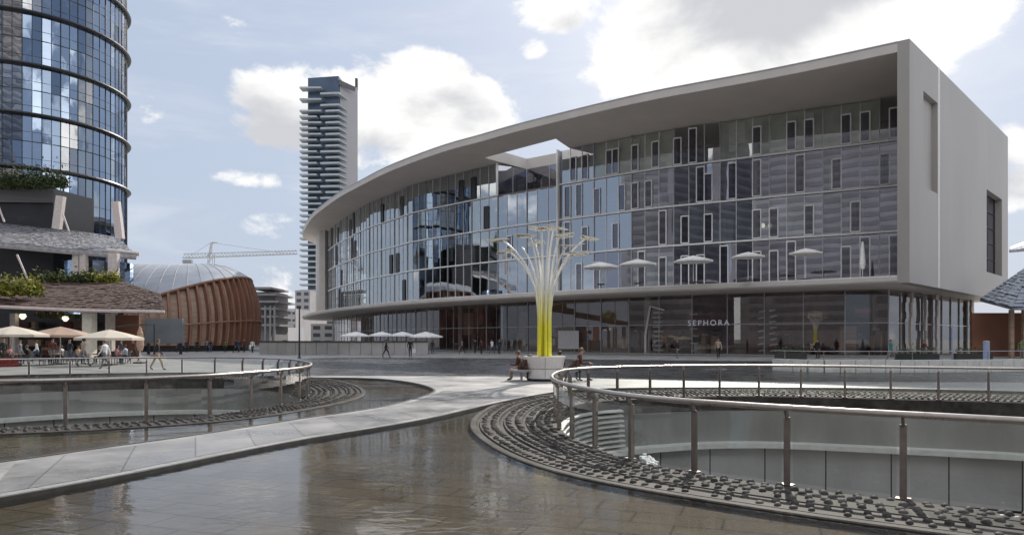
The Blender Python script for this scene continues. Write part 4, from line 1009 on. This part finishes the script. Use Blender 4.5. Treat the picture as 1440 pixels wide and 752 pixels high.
shop = [(608, 84, 'stand', 'c_black', 'c_jeans', 'figure in black and jeans at the left end of the shops'), (650, 85, 'walk', 'c_grey', 'c_black', 'walker in grey before the pale poster in the shop window'), (668, 86, 'stand', 'c_black', 'c_black', 'black figure right of the pale poster'),
        (677, 84, 'stand', 'c_maroon', 'c_black', 'figure in dark red near the black one by the shops'), (692, 85, 'walk', 'c_white', 'c_jeans', 'walker in a white top left of the yellow tree by the shops'), (702, 83, 'stand', 'c_navy', 'c_black', 'figure in navy by the shops just left of the seated people'),
        (952, 66, 'stand', 'c_black', 'c_grey', 'figure in black by the white framed shop display'), (1010, 65, 'walk', 'c_beige', 'c_black', 'walker in beige under the white lettering'), (1150, 64, 'stand', 'c_black', 'c_black', 'figure in black before the right shop bays'), (1300, 62, 'walk', 'c_maroon', 'c_jeans', 'walker in dark red along the side shopfront')]
for px, D, ps, a, b, lb in shop: person(ps, gp_(px, D), rnd.uniform(0, 6.3), a, b, lb, rnd.uniform(.94, 1.05), rnd.choice(['hair', 'hairfair']), 'people along the shops')
# ------------------------------------------------------------------ cafe at the left
cz = lambda px, D: gp_(px, D)
def cafe_table(loc, label):
    t = thing('cafe_table', loc, label, 'table', 'cafe tables')
    m = MB(); m.lathe(loc, [(.4, .71), (.4, .74)], 16); m.build('table_top', 'woodpale', t)
    m = MB(); m.tube([loc, loc+V(0, 0, .71)], .03, 6); m.lathe(loc, [(.25, 0), (.25, .03)], 12); m.build('pedestal', 'darksteel', t)
def chair(loc, rz, label):
    t = thing('cafe_chair', loc, label, 'chair', 'cafe chairs'); rm = Matrix.Rotation(rz, 3, 'Z')
    m = MB(); m.box(loc+V(0, 0, .45), (.44, .44, .05), rz); m.build('seat', 'darksteel', t)
    m = MB(); m.box(loc+rm @ V(0, -.21, .72), (.42, .04, .42), rz); m.build('backrest', 'darksteel', t)
    for sx in (-1, 1):
        for sy in (-1, 1): m = MB(); p = loc+rm @ V(sx*.19, sy*.19, 0); m.bar(p, p+V(0, 0, .43), .035); m.build('leg', 'darksteel', t)
cafe = [(12, 50, 'c_pink', 'person in pink seated under the left edge cafe parasol'), (40, 51, 'c_black', 'person in black seated between the two left cafe parasols'), (62, 49, 'c_maroon', 'person in dark red seated under the tan parasol, left side'), (88, 52, 'c_white', 'person in white seated in the middle under the tan parasol'),
        (108, 50, 'c_beige', 'person in beige seated just left of the cream column'), (142, 51, 'c_black', 'person in black seated right of the cream column'), (163, 50, 'c_pink', 'person in pink seated under the bright cream parasol'), (178, 52, 'c_paleblue', 'person in pale blue seated at the right end of the cafe')]
for i, (px, D, c_, lb) in enumerate(cafe):
    p = cz(px, D); rz = R(90) if i % 2 else R(-90)
    person('sit', p, rz, c_, rw.choice(['c_black', 'c_jeans', 'c_grey']), lb, rw.uniform(.94, 1.02), rw.choice(['hair', 'hairfair']), 'people seated at the cafe')
    chair(p+V(0, -.0, 0), rz, 'dark cafe chair under the '+lb.split(' seated')[0].replace('person', 'guest')+' '+lb.split('seated ')[1])
for i, lb in enumerate(('small round cafe table under the left edge parasol', 'small round cafe table under the tan parasol', 'small round cafe table left of the cream column', 'small round cafe table under the bright cream parasol')):
    cafe_table(cz((26, 75, 125, 153)[i], 50.5), lb)
more = [(28, 55, 'stand', 'c_grey', 'person in grey standing behind the left edge cafe table'), (52, 56, 'walk', 'c_white', 'walker in white between the two left parasols at the cafe wall'), (74, 55, 'stand', 'c_maroon', 'person in dark red standing behind the tan parasol pole'),
        (98, 56, 'stand', 'c_black', 'person in black standing at the cafe wall under the tan parasol'), (117, 46, 'walk', 'c_beige', 'walker in beige in front of the cream column'), (170, 55, 'stand', 'c_navy', 'person in navy standing behind the bright cream parasol'), (188, 56, 'walk', 'c_maroon', 'walker in dark red beside the closed tan parasol'), (5, 54, 'stand', 'c_black', 'person in black standing at the left edge behind the red planter')]
for px, D, ps, c_, lb in more: person(ps, cz(px, D), rw.uniform(0, 6.3), c_, rw.choice(['c_black', 'c_jeans', 'c_grey']), lb, rw.uniform(.93, 1.04), rw.choice(['hair', 'hairfair']), 'people at the cafe')
# red planted trough at the left edge
p = cz(-6, 46); t = thing('planter_box', p, 'low red planter box at the left edge behind the railing', 'planter')
m = MB(); m.box(p+V(0, 0, .3), (2.6, .5, .6)); m.build('trough', 'red', t)
def leaves(c, size, n, r, s=.12):
    m = MB()
    for i in range(n):
        p = V(c[0]+r.uniform(-1, 1)*size[0]/2, c[1]+r.uniform(-1, 1)*size[1]/2, c[2]+abs(r.gauss(0, .45))*size[2]*(.6+.5*noise.noise(V(i*.07, c[0], 0))))
        a = V(r.gauss(0, 1), r.gauss(0, 1), r.gauss(.3, 1)).normalized(); b = a.cross(V(r.gauss(0, 1), r.gauss(0, 1), r.gauss(0, 1))).normalized(); k = s*r.uniform(.6, 1.4)
        m.add([p, p+a*k+b*k*.4, p+a*k*2, p+a*k-b*k*.4], [(0, 1, 2, 3)], r.choice((0, 0, 1)))
    return m
leaves(p+V(0, 0, .58), (2.4, .45, .45), 260, random.Random(2), .07).build('foliage', ['leaf1', 'leaf3'], t, recalc=False)

def shingle_roof(A, B, nu, nv, mat, name, parent, r, th=.3):
    m = MB(); A = resample([Vector(a) for a in A], nu); B = resample([Vector(b) for b in B], nu)
    for i in range(nu):
        for j in range(nv):
            p = [A[i].lerp(B[i], j/nv), A[i+1].lerp(B[i+1], j/nv), A[i+1].lerp(B[i+1], (j+1)/nv), A[i].lerp(B[i], (j+1)/nv)]
            c = sum(p, V(0, 0, 0))/4; nn_ = (p[1]-p[0]).cross(p[3]-p[0]).normalized(); k = r.uniform(.02, .11)
            p = [c+(x-c)*.97+nn_*(k if y < 2 else k*.3+.01)+V(0, 0, r.uniform(-.02, .03)) for y, x in enumerate(p)]
            m.add(p, [(0, 1, 2, 3)])
    m.strip([a-V(0, 0, th) for a in A], [b-V(0, 0, th) for b in B]); m.strip([a-V(0, 0, th) for a in A], A)
    m.strip([A[-1], A[-1]-V(0, 0, th)], [B[-1], B[-1]-V(0, 0, th)]); m.strip([A[0], A[0]-V(0, 0, th)], [B[0], B[0]-V(0, 0, th)])
    return m.build(name, mat, parent, recalc=False)
# low building with the brown roof
t = thing('cafe_pavilion', V(-44, 70, 0), 'low cafe building under a long brown sloping roof', 'building')
ez = 4.45
m = MB(); A = [P(-60, 430, 61), P(0, 431, 62), P(120, 436, 62.5), P(232, 437.5, 63)]; B = [P(-60, 392, 82), P(0, 393, 82), P(168, 394, 82), P(226, 413, 74)]
m.strip([a-V(0, 0, .05) for a in A], [b-V(0, 0, .05) for b in B]); m.strip([a+V(0, .05, -.22) for a in A], [b+V(0, 0, -.25) for b in B]); m.strip([a+V(0, .05, -.22) for a in A], A); m.strip([A[-1], A[-1]+V(0, .05, -.22)], [B[-1], B[-1]+V(0, 0, -.25)])
m.build('roof', 'rooftile', t)
shingle_roof(A, B, 40, 16, 'rooftile', 'roof_boards', t, random.Random(12), .05)
m = MB(); m.tube([a+V(0, -.1, -.05) for a in A], .13, 8); m.build('eave_beam', 'pinkcol', t)
m = MB(); m.box(V(-52, 76, 2.2), (21, 5, 4.3)); m.build('shop_wall', 'darkglass', t)
m = MB(); m.box(V(-39.3, 72.2, 2.1), (3, .3, 4.2)); m.build('wall', 'brick', t)
for px, w_, mt, D in ((126, .85, 'creamcol', 63.6), (155, .6, 'pinkcol', 66), (20, .5, 'pinkcol', 66), (-30, .7, 'creamcol', 64)):
    p = gp_(px, D); m = MB(); m.box(p+V(0, 0, 2.08), (w_, w_, 4.15)); m.build('column', mt, t)
for px, py, D in ((32, 445, 66), (92, 448, 68)): m = MB(); p = P(px, py, D); m.lathe(p, [(.1, -.25), (.3, 0), (.22, .25)], 10); m.build('lamp', 'lamp', t)
for k in range(16):
    p = gp_(rnd.uniform(0, 120), 71+rnd.uniform(0, 2)); zc2 = rnd.choice((.6, 1.4, 2.3, 3.2)); m = MB()
    m.box(p+V(0, 0, zc2), (rnd.uniform(.5, 1.4), .4, rnd.uniform(.4, 1.0))); m.build('wall_panel', rnd.choice(['brick', 'c_maroon', 'woodpale']), t)
for px, D, w_, lb, mats, sd_ in ((20, 66, 4.5, 'yellow green shrubs at the left on the brown roof', ['leaf2', 'leaf3'], 1), (95, 80, 6, 'dark green shrubs along the middle top of the brown roof', ['leaf1', 'leaf3'], 2), (140, 80.5, 4.2, 'yellowing shrubs at the right top of the brown roof', ['leaf2', 'leaf1'], 3)):
    c_ = P(px, 413 if px == 20 else 400, D); o = leaves(c_, (w_, 1.6, 1.9 if px != 20 else 2.0), 3000, random.Random(sd_), .19).build('shrub_bed', mats, recalc=False); tag(o, lb, 'shrubs')
o = leaves(P(85, 447, 68), (4.5, .8, 1.2), 500, random.Random(8), .12).build('ivy', ['leaf1', 'leaf3'], recalc=False); tag(o, 'dark foliage hanging under the brown roof left of the cream column', 'plant')

# ------------------------------------------------------------------ left round glass tower
TC = V(-84, 124, 0); TR = 14.8
t = thing('round_tower', TC, 'tall round glass tower with dark ring ledges at the left edge', 'tower')
rings = [28.6, 37.0, 44.8, 53.0, 60.4, 68.3, 76.2]
m = MB(); m.lathe(TC, [(TR-2.6, 9), (TR-2.6, 78)], 48); m.build('core', 'towercore', t)
nb = 36; rt = random.Random(21); vis = []
for j in range(nb):
    a = 2*math.pi*(j+.5)/nb; d = V(math.cos(a), math.sin(a), 0)
    if d.dot((V(0, 0, 0)-TC).normalized()) > -.12: vis.append(j)
colkind = {j: rt.choice(['towerglass', 'towerglass_b', 'towerglass_b', 'towerglass_c', 'towerglass']) for j in range(nb)}
def ring_pt(j, r, z): a = 2*math.pi*j/nb; return TC+V(r*math.cos(a), r*math.sin(a), z)
zz = [14.0]+rings
for k in range(len(zz)-1):
    for j in vis:
        if k == len(zz)-2 and False: continue
        z0, z1 = zz[k]+.02, zz[k+1]-.02; m = MB(); kinds = colkind[j]
        for q0 in (0, 1):
            for h in range(2):
                t1 = rt.uniform(-.02, .02); za_, zb_2 = z0+(z1-z0)*q0/2, z0+(z1-z0)*(q0+1)/2
                m.add([ring_pt(j+h/2, TR+t1, za_), ring_pt(j+(h+1)/2, TR-t1, za_), ring_pt(j+(h+1)/2, TR-t1, zb_2), ring_pt(j+h/2, TR+t1, zb_2)], [(0, 1, 2, 3)])
        w = m.build('window', kinds if rt.random() < .8 else rt.choice(['towerglass_b', 'towerglass', 'towerglass_c']), t, recalc=False)
        fr = MB()
        for h in (0, .5): fr.bar(ring_pt(j+h, TR+.04, z0), ring_pt(j+h, TR+.04, z1), .07 if h else .1)
        for q0 in (.18, .5, .68): zq = z0+(z1-z0)*q0; fr.bar(ring_pt(j, TR+.03, zq), ring_pt(j+1, TR+.03, zq), .06, .06 if q0 != .5 else .14)
        fr.build('frame', 'fin', w)
        if kinds == 'towerglass_c' or rt.random() < .25:
            for q0 in (0, 1):
                if rt.random() < .75:
                    hgt = (z1-z0)/2; top = z0+hgt*(q0+1)-.2; m = MB(); m.strip([ring_pt(j+.05, TR-.3, top-hgt*rt.uniform(.3, .9)), ring_pt(j+.95, TR-.3, top-hgt*.6)], [ring_pt(j+.05, TR-.3, top), ring_pt(j+.95, TR-.3, top)]); m.build('blind', 'curtain' if rt.random() < .5 else 'woodpale', w)
for z in rings:
    m = MB(); pr = [(TR-.1, z-.28), (TR+.55, z-.22), (TR+.75, z), (TR+.6, z+.26), (TR-.1, z+.28)]
    n = 72; 
    for (a, za_), (b_, zb_2) in zip(pr, pr[1:]): m.strip([TC+V(a*math.cos(2*math.pi*i/n), a*math.sin(2*math.pi*i/n), za_) for i in range(n)], [TC+V(b_*math.cos(2*math.pi*i/n), b_*math.sin(2*math.pi*i/n), zb_2) for i in range(n)], True)
    m.build('ring_ledge', 'fin', t)
for z in [z+(z2-z)/2 for z, z2 in zip(zz, zz[1:])]:
    m = MB(); m.lathe(TC, [(TR-.4, z-.2), (TR-.4, z+.2)], 48); m.build('floor_slab', 'floorplate', t)
# podium in front of the tower
t = thing('podium_block', V(-70, 100, 0), 'dark louvred podium with grey shingled canopy below the round tower', 'building')
m = MB(); m.add([P(-90, 262, 99), P(75, 265, 103), P(132, 280, 107), P(132, 280, 112), P(-90, 262, 112), P(-90, 500, 99), P(75, 500, 103), P(132, 500, 107), P(132, 500, 112), P(-90, 500, 112)], [(0, 1, 2, 3, 4), (5, 6, 1, 0), (6, 7, 2, 1), (7, 8, 3, 2)])
m.build('wall', 'darkglass', t)
m = MB(); m.add([P(-90, 258, 98.5), P(75, 262, 102.5), P(75, 285, 102.5), P(-90, 283, 98.5), P(-90, 258, 99.2), P(75, 262, 103.2), P(75, 285, 103.2), P(-90, 283, 99.2)], [(0, 1, 2, 3), (4, 5, 6, 7), (0, 1, 5, 4), (1, 2, 6, 5), (2, 3, 7, 6)]); m.build('louvre_band', 'louvre', t)
shingle_roof([P(-60, 338, 88), P(0, 341, 90), P(100, 350, 93), P(192, 358, 96)], [P(-60, 308, 100), P(0, 312, 102), P(90, 321, 105), P(165, 334, 108)], 84, 15, 'shingle', 'shingled_canopy', t, random.Random(3), .5)
m = MB(); A = [P(-60, 342, 88), P(0, 345.5, 90), P(100, 354.5, 93), P(190, 362, 96)]; m.tube([a+V(0, .3, -.1) for a in A], .18, 8); m.tube([P(150, 352, 95.5), P(196, 357, 96.5)], .3, 8); m.build('canopy_edge', 'pinkcol', t)
for px, y0, y1, w_, D, dx in ((83, 276, 322, 1.0, 95, 3), (166, 284, 336, 1.0, 99, -3), (108, 352, 396, .8, 94, 0), (118, 352, 396, .8, 94, 0), (160, 356, 400, 1.2, 94, 0)):
    a, b = P(px-dx, y1, D), P(px+dx, y0, D); m = MB(); m.bar(a, b, w_, .7, up=(0, 1, 0)); m.build('pier', 'pinkcol', t)
for px, y0, y1, D, px1 in ((24, 358, 405, 84, 44), (88, 300, 325, 94, 97), (-2, 290, 312, 92, 6)): m = MB(); m.tube([P(px, y0, D), P(px1, y1, D)], .11, 6); m.build('strut', 'pinkcol', t)
m = MB(); m.lathe(P(140, 500, 100), [(4.3, 1), (4.3, 13)], 24); m.build('round_lobby', 'towerglass', t); m = MB(); m.lathe(P(140, 500, 100), [(3.5, 1), (3.5, 12.8)], 24); m.build('lobby_core', 'farwall', t)
o = leaves(P(15, 263, 100), (15.5, 2.4, 3.6), 5200, random.Random(6), .26).build('hedge', ['leaf1', 'leaf1'], recalc=False); tag(o, 'dark green hedge on top of the louvred podium', 'hedge')

# ------------------------------------------------------------------ wooden pavilion
PC = V(-57, 112, 0); pa, pb_ = 16.6, 14.0
t = thing('wooden_pavilion', PC, 'egg shaped pavilion of curved wooden ribs under a pale metal shell', 'building')
def prim(th, v, off=0.0):
    c, s = math.cos(th), math.sin(th); X = PC.x+pa*c
    zt = max(7.2, 8.3+(X+48.5)*.38); f = 1.0-.2*(v-.35)**2
    return V(PC.x+(pa*f+off)*c, PC.y+(pb_*f+off)*s, .85+(zt-.85)*v)
ths = [R(-178+5.0*k) for k in range(50)]
m = MB(); n = 90; tt = [2*math.pi*i/n for i in range(n)]
for k in range(8): m.strip([prim(a, k/8, -.55) for a in tt], [prim(a, (k+1)/8, -.55) for a in tt], True)
m.build('cladding', 'woodpale', t, smooth=True)
for th in ths:
    m = MB(); rad = V(math.cos(th), math.sin(th), 0); w_ = .17
    tn = V(-rad.y, rad.x, 0)*w_
    vs = []
    for k in range(13):
        v = k/12; a, b = prim(th, v, -.6), prim(th, v, .22)
        vs += [a-tn, a+tn, b+tn, b-tn]
    fs = [(k*4+q_, k*4+(q_+1) % 4, (k+1)*4+(q_+1) % 4, (k+1)*4+q_) for k in range(12) for q_ in range(4)]+[(3, 2, 1, 0), (48, 49, 50, 51)]
    m.add(vs, fs); m.build('rib', 'wood', t)
m = MB(); m.tube([prim(a, .36, .26) for a in tt], .14, 6, closed=True); m.build('band', 'wood', t)
m = MB(); m.tube([prim(a, 1, .1) for a in tt], .22, 6, closed=True); m.build('rim', 'wood', t)
m = MB(); K = 10; zc_ = 13.7
def shellp(a, r): p = prim(a, 1, .15); q_ = PC+V((p.x-PC.x)*.55-1, 3, 0); return V(q_.x+(p.x-q_.x)*r, q_.y+(p.y-q_.y)*r, p.z+(zc_-p.z)*(1-r**2.2)+.08)
for k in range(K): m.strip([shellp(a, 1-k/K*.98) for a in tt], [shellp(a, 1-(k+1)/K*.98) for a in tt], True)
m.build('shell_roof', 'shell', t, smooth=True)
for i in range(0, n, 2):
    m = MB(); m.tube([shellp(tt[i], 1-k/10*.95)+V(0, 0, .0) for k in range(11)], .05, 4); m.build('roof_seam', 'fargrey', t)
m = MB(); m.lathe(PC, [(1, 0), (1, .9)], 40, sx=pa*.9, sy=pb_*.9); m.build('plinth', 'darkglass', t)
p = P(231, 465, 84); t = thing('outdoor_screen', xy(p, 0), 'large grey screen on dark legs in front of the wooden pavilion', 'screen')
m = MB(); m.box(V(p.x, p.y, 2.75), (4.4, .35, 2.9)); m.build('panel', 'screen', t)
for s in (-1.9, 1.9): m = MB(); m.box(V(p.x+s, p.y+.1, .65), (.25, .3, 1.3)); m.build('leg', 'darksteel', t)
def gate_frame():
    m = MB(); D = 62; m.tube([gp_(217, D), P(217, 456, D), P(185, 457, D), P(165, 459, D)], .07, 6)
    tag(m.build('awning_frame', 'darksteel'), 'thin black metal frame before the grey screen', 'frame')
gate_frame()

# ------------------------------------------------------------------ far buildings
D = 380; t = thing('balcony_tower', P(462, 477, D)*1.0, 'slim distant tower wrapped in staggered white balconies', 'tower')
OFF[t.name] = Vector(t.location)
x0, x1, x2 = P(433, 0, D).x, P(478, 0, D).x, P(503, 0, D).x; zt = P(0, 110, D).z
m = MB(); m.prism([V(x0, D, 0), V(x1, D-3, 0), V(x1+1, D+24, 0), V(x0+2, D+24, 0)], 0, zt); m.build('glass_body', 'farglass', t)
m = MB(); m.prism([V(x1+.2, D-1, 0), V(P(503, 0, D+9).x, D+9, 0), V(P(501, 0, D+26).x, D+26, 0), V(x1+1.2, D+26, 0)], 0, zt-2); m.build('pale_wall', 'farwall', t)
m = MB(); m.box(V(x2-3.2, D+12, zt+1), (1.3, 2, 6)); m.build('roof_mast', 'darksteel', t)
m = MB(); m.bar(V(x1, D-2.5, zt-3), V(x1+7.5, D+3, zt-5), .4, 2.5); m.build('roof_frame', 'fardark', t)
fl = 46; rb = random.Random(9)
for k in range(fl):
    z = zt-7-k*3.05
    if z < 4: break
    if k > 3 or k % 2 == 0:
        sp_ = (x1-x0)*(.36 if k % 2 else .5); m = MB(); m.box(V(x0+sp_/2-1.4, D-3.0, z), (sp_+2.8, 5.5, .85)); m.build('balcony', 'balcony', t)
    if k > 3 or k % 2:
        sp_ = (x1-x0)*(.52 if k % 2 else .36); m = MB(); m.prism([V(x1-sp_, D-6.0, 0), V(x1+1.2, D-7, 0), V(x1+3.5, D+4, 0), V(x1-sp_, D, 0)], z-.48-.2, z+.47-.2); m.build('balcony', 'balcony', t)
def far_block(px0, px1, py, D, dep, label, name='far_building', mat='fargrey', floors_=6):
    a, b = P(px0, py, D), P(px1, py, D); t = thing(name, V((a.x+b.x)/2, D+dep/2, 0), label, 'building')
    m = MB(); m.prism([V(a.x, D, 0), V(b.x, D, 0), V(b.x, D+dep, 0), V(a.x, D+dep, 0)], 0, a.z); m.build('wall', mat, t)
    w_ = b.x-a.x
    n_ = max(2, int(w_/3.2))
    for k in range(floors_):
        z = a.z*(k+.45)/floors_; 
        for i in range(n_): m = MB(); m.box(V(a.x+w_*(i+.5)/n_, D-.02, z), (w_/n_*.6, .12, a.z/floors_*.5)); m.build('window', 'fardark', t)
    return t
far_block(404, 416, 434, 300, 30, 'grey distant block left of the balcony tower', floors_=5)
far_block(415, 436, 408, 330, 30, 'taller dark grey block at the foot of the balcony tower', floors_=8)
far_block(386, 405, 460, 260, 20, 'low distant building beyond the scaffold block', floors_=3, mat='farwall')
far_block(437, 470, 455, 200, 20, 'pale low building under the far end of the curved slab', floors_=3, mat='farwall')
D = 165; t = thing('terraced_block', P(378, 477, D), 'grey terraced block with projecting floor slabs beside the wooden pavilion', 'building'); OFF[t.name] = Vector(t.location)
for k, py in enumerate((405, 414, 424, 434, 445, 457)):
    a, b = P(352, py, D), P((382, 389, 392, 391, 391, 390)[k], py, D); m = MB(); m.box(V((a.x+b.x)/2, D+6, a.z), (b.x-a.x, 13, .5)); m.build('floor_slab', 'farwall', t)
a, b = P(352, 408, D), P(384, 408, D); m = MB(); m.prism([V(a.x, D+1.5, 0), V(b.x, D+1.5, 0), V(b.x, D+11, 0), V(a.x, D+11, 0)], 0, a.z-.3); m.build('wall', 'fargrey', t)
for px in (366, 374, 381, 387): p = P(px, 0, D); m = MB(); m.bar(V(p.x, D-.4, 0), V(p.x, D-.4, P(px, 430, D).z), .4); m.build('scaffold_post', 'farwall', t)
# tower crane
D = 210; b = P(297, 477, D); t = thing('tower_crane', xy(b, 0), 'pale tower crane with a long jib behind the pavilion shell', 'crane')
m = MB()
for s in ((-.7, -.7), (.7, -.7), (.7, .7), (-.7, .7)): m.bar(V(b.x+s[0], D+s[1], 0), V(b.x+s[0], D+s[1], P(0, 358, D).z), .18)
z = 2
while z < P(0, 360, D).z: m.bar(V(b.x-.7, D-.7, z), V(b.x+.7, D-.7, z+2), .14); m.bar(V(b.x-.7, D-.7, z), V(b.x-.7, D+.7, z+2), .14); z += 2
m.build('mast', 'crane', t)
m = MB(); top = P(297, 341, D); j0, j1 = P(258, 363, D), P(418, 357, D)
for off in (V(0, -.6, 0), V(0, .6, 0), V(0, 0, 1.3)): m.bar(j0+off, j1+off*.7, .2)
for k in range(34): u, u2 = k/34, (k+.5)/34; m.bar(j0.lerp(j1, u)+V(0, -.6, 0), j0.lerp(j1, u2)+V(0, 0, 1.25), .12); m.bar(j0.lerp(j1, u2)+V(0, 0, 1.25), j0.lerp(j1, (k+1)/34)+V(0, -.6, 0), .12)
m.build('jib', 'crane', t)
m = MB(); m.bar(P(295, 358, D), P(298, 341, D), .6); m.bar(P(298, 341, D), P(306, 341.5, D), .4); m.build('tower_head', 'crane', t)
m = MB(); m.tube([top, P(400, 356, D)], .06, 4); m.tube([top, P(262, 363, D)], .06, 4); m.build('tie_rod', 'crane', t)
m = MB(); m.box(P(264, 366, D)+V(0, 0, -.4), (2.6, 1.2, 1.0)); m.build('counterweight', 'fargrey', t)

# ------------------------------------------------------------------ low walls, posts, right side
D = 80; t = thing('low_wall', V(-18, D, 0), 'long grey low wall with dark coping before the white parasols', 'wall')
wl = [gp_(366, 82), gp_(430, 80), gp_(520, 79.5), gp_(602, 80)]; wl = resample(catmull(wl, 6), 16)
for a, b in zip(wl, wl[1:]):
    d = (b-a).normalized(); m = MB(); m.bar(xy(a+d*.02, .72), xy(b-d*.02, .72), .35, 1.40); m.build('panel', 'lowwall', t)
m = MB(); 
for a, b in zip(wl, wl[1:]): m.bar(xy(a, 1.5), xy(b, 1.5), .5, .16)
m.build('coping', 'darkcap', t)
def post(px, py, D, r, mat, label, name='lamp_post', head=True):
    b = gp_(px, D); z = P(px, py, D).z; t = thing(name, b, label, name.replace('_', ' '))
    m = MB(); m.tube([b, b+V(0, 0, z)], [r, r*.7], 8); m.build('pole', mat, t)
    m = MB(); m.lathe(b, [(r*2, 0), (r*2, .1), (r*1.2, .12)], 10); m.build('base', 'darkcap', t)
    if head: m = MB(); m.box(b+V(0, -.25, z), (.16, .7, .1)); m.build('lamp_head', 'darksteel', t)
post(421, 432, 66, .09, 'darksteel', 'thin dark lamp post left of the low wall')
post(1339, 461, 52, .08, 'bluesign', 'pale blue slim post in front of the side shopfront', 'post', False)
b = gp_(1387, 54); t = thing('bollard', b, 'thick pale blue cylinder right of the slim post', 'bollard')
m = MB(); m.lathe(b, [(.22, 0), (.22, 1.55)], 14); m.build('body', 'bluesign', t); m = MB(); m.lathe(b, [(.235, 1.553), (.235, 1.6), (.1, 1.65)], 14); m.build('cap', 'mullion', t)
# pale curved parapet with thin posts beyond the nearer ring
arc = [V((x-CX)/F*d, d, 0) for x, d in ((1090, 40), (1135, 38), (1200, 37.5), (1290, 37.5), (1360, 38), (1440, 39), (1520, 41))]; arc = resample(catmull(arc, 6), 26)
t = thing('stone_parapet', arc[12], 'pale low curved parapet with thin posts before the right shopfront', 'parapet')
m = MB()
for i, (a, b) in enumerate(zip(arc, arc[1:])): d = (b-a).normalized(); m.bar(xy(a+d*.015, .34+.0), xy(b-d*.015, .34), .4, .66)
m.build('wall', 'ledge', t)
for i in range(1, 26, 3): m = MB(); m.tube([xy(arc[i], .67), xy(arc[i], 1.12)], .025, 6); m.build('post', 'steel', t)
m = MB(); m.tube([xy(p, 1.12) for p in arc], .022, 6); m.build('rail', 'mullion', t)
def planter(px, D, w_, label, sd_):
    p = gp_(px, D); t = thing('planter_box', p, label, 'planter', 'planters beside the right shopfront')
    m = MB(); m.box(p+V(0, 0, .3), (w_, .6, .6)); m.build('trough', 'darkcap', t)
    leaves(p+V(0, 0, .58), (w_*.95, .55, .8), 320, random.Random(sd_), .09).build('foliage', ['leaf1', 'leaf3'], t, recalc=False)
planter(1290, 57, 3.2, 'dark planter box nearest the shop corner', 31); planter(1368, 60, 3.0, 'dark planter box between the slim post and the slate roof', 32); planter(1112, 62, 2.6, 'dark planter box in front of the lettered shop window', 33)
# slate roofed kiosk
t = thing('slate_kiosk', V(53, 72, 0), 'slate shingled hipped kiosk with wooden walls at the right edge', 'kiosk')
e0, e1, e2 = P(1378, 420, 68), P(1424, 432, 64.5), V(66, 64.5, 4.7); rd0, rd1 = V(54.5, 74.5, 9.6), V(66, 74.5, 9.9)
shingle_roof([e1, e2], [rd0, rd1], 24, 14, 'slate', 'roof', t, random.Random(5), .25)
shingle_roof([e0, e1], [rd0+V(-.1, .2, 0), rd0], 7, 14, 'slate', 'roof_hip', t, random.Random(6), .25)
m = MB(); m.box(V(48.4, 70, 2.2), (6.4, .25, 4.3)); m.build('wall', 'brick', t)
for x in (47.2, 48.4, 49.6, 50.8): m = MB(); m.box(V(x, 67.2, 2.3), (.35, .3, 4.5)); m.build('column', 'woodpale', t)
m = MB(); m.box(V(57, 70, 2.1), (10, .3, 4.2)); m.build('dark_opening', 'drumdark', t)
D = 104; t = thing('shingled_canopy', V(78, D, 0), 'upper slate canopy beyond the building end at the right edge', 'canopy')
shingle_roof([P(1419, 352, D), P(1500, 345, D)], [P(1421, 347, D+12), P(1500, 318, D+14)], 14, 6, 'slate', 'roof', t, random.Random(9), .35)
m = MB(); m.box(V(84, D+6, 7), (1, 1, 14)); m.build('column', 'mullion', t)

# neighbours across the square, seen mirrored in the glass
def neighbour(poly, h, label, nf, mat='behind'):
    c = sum((Vector(p) for p in poly), V(0, 0, 0))/len(poly); t = thing('office_tower', xy(c), label, 'tower')
    m = MB(); m.prism([V(*p) for p in poly], 0, h); m.build('wall', mat, t)
    k = len(poly)
    for i in range(k):
        a, b = V(*poly[i]), V(*poly[(i+1) % k]); d = b-a; nv = V(d.y, -d.x, 0).normalized(); nv = nv if nv.dot(a+d/2-c) > 0 else -nv
        for f in range(nf):
            z = 5+f*(h-6)/nf; m = MB(); m.bar(xy(a+d*.04+nv*.05, z), xy(a+d*.96+nv*.05, z), .12, (h-6)/nf*.5); m.build('window_band', 'bandglass', t)
neighbour([(-88, 46, 0), (-62, 18, 0), (-70, -20, 0), (-112, 12, 0)], 120, 'dark office tower left of the square, mirrored in the glass', 44)
neighbour([(-69.5, -22, 0), (-8, -48, 0), (-26, -92, 0), (-66, -70, 0)], 120, 'dark office tower behind the viewer, mirrored in the glass', 44)
neighbour([(0, -58, 0), (50, -42, 0), (62, -80, 0), (8, -98, 0)], 46, 'middle dark office block right behind the viewer, mirrored in the shop glass', 11)
neighbour([(58, 22, 0), (98, 40, 0), (122, -10, 0), (70, -45, 0)], 38, 'lower dark office block right of the square, mirrored in the shop glass', 9)
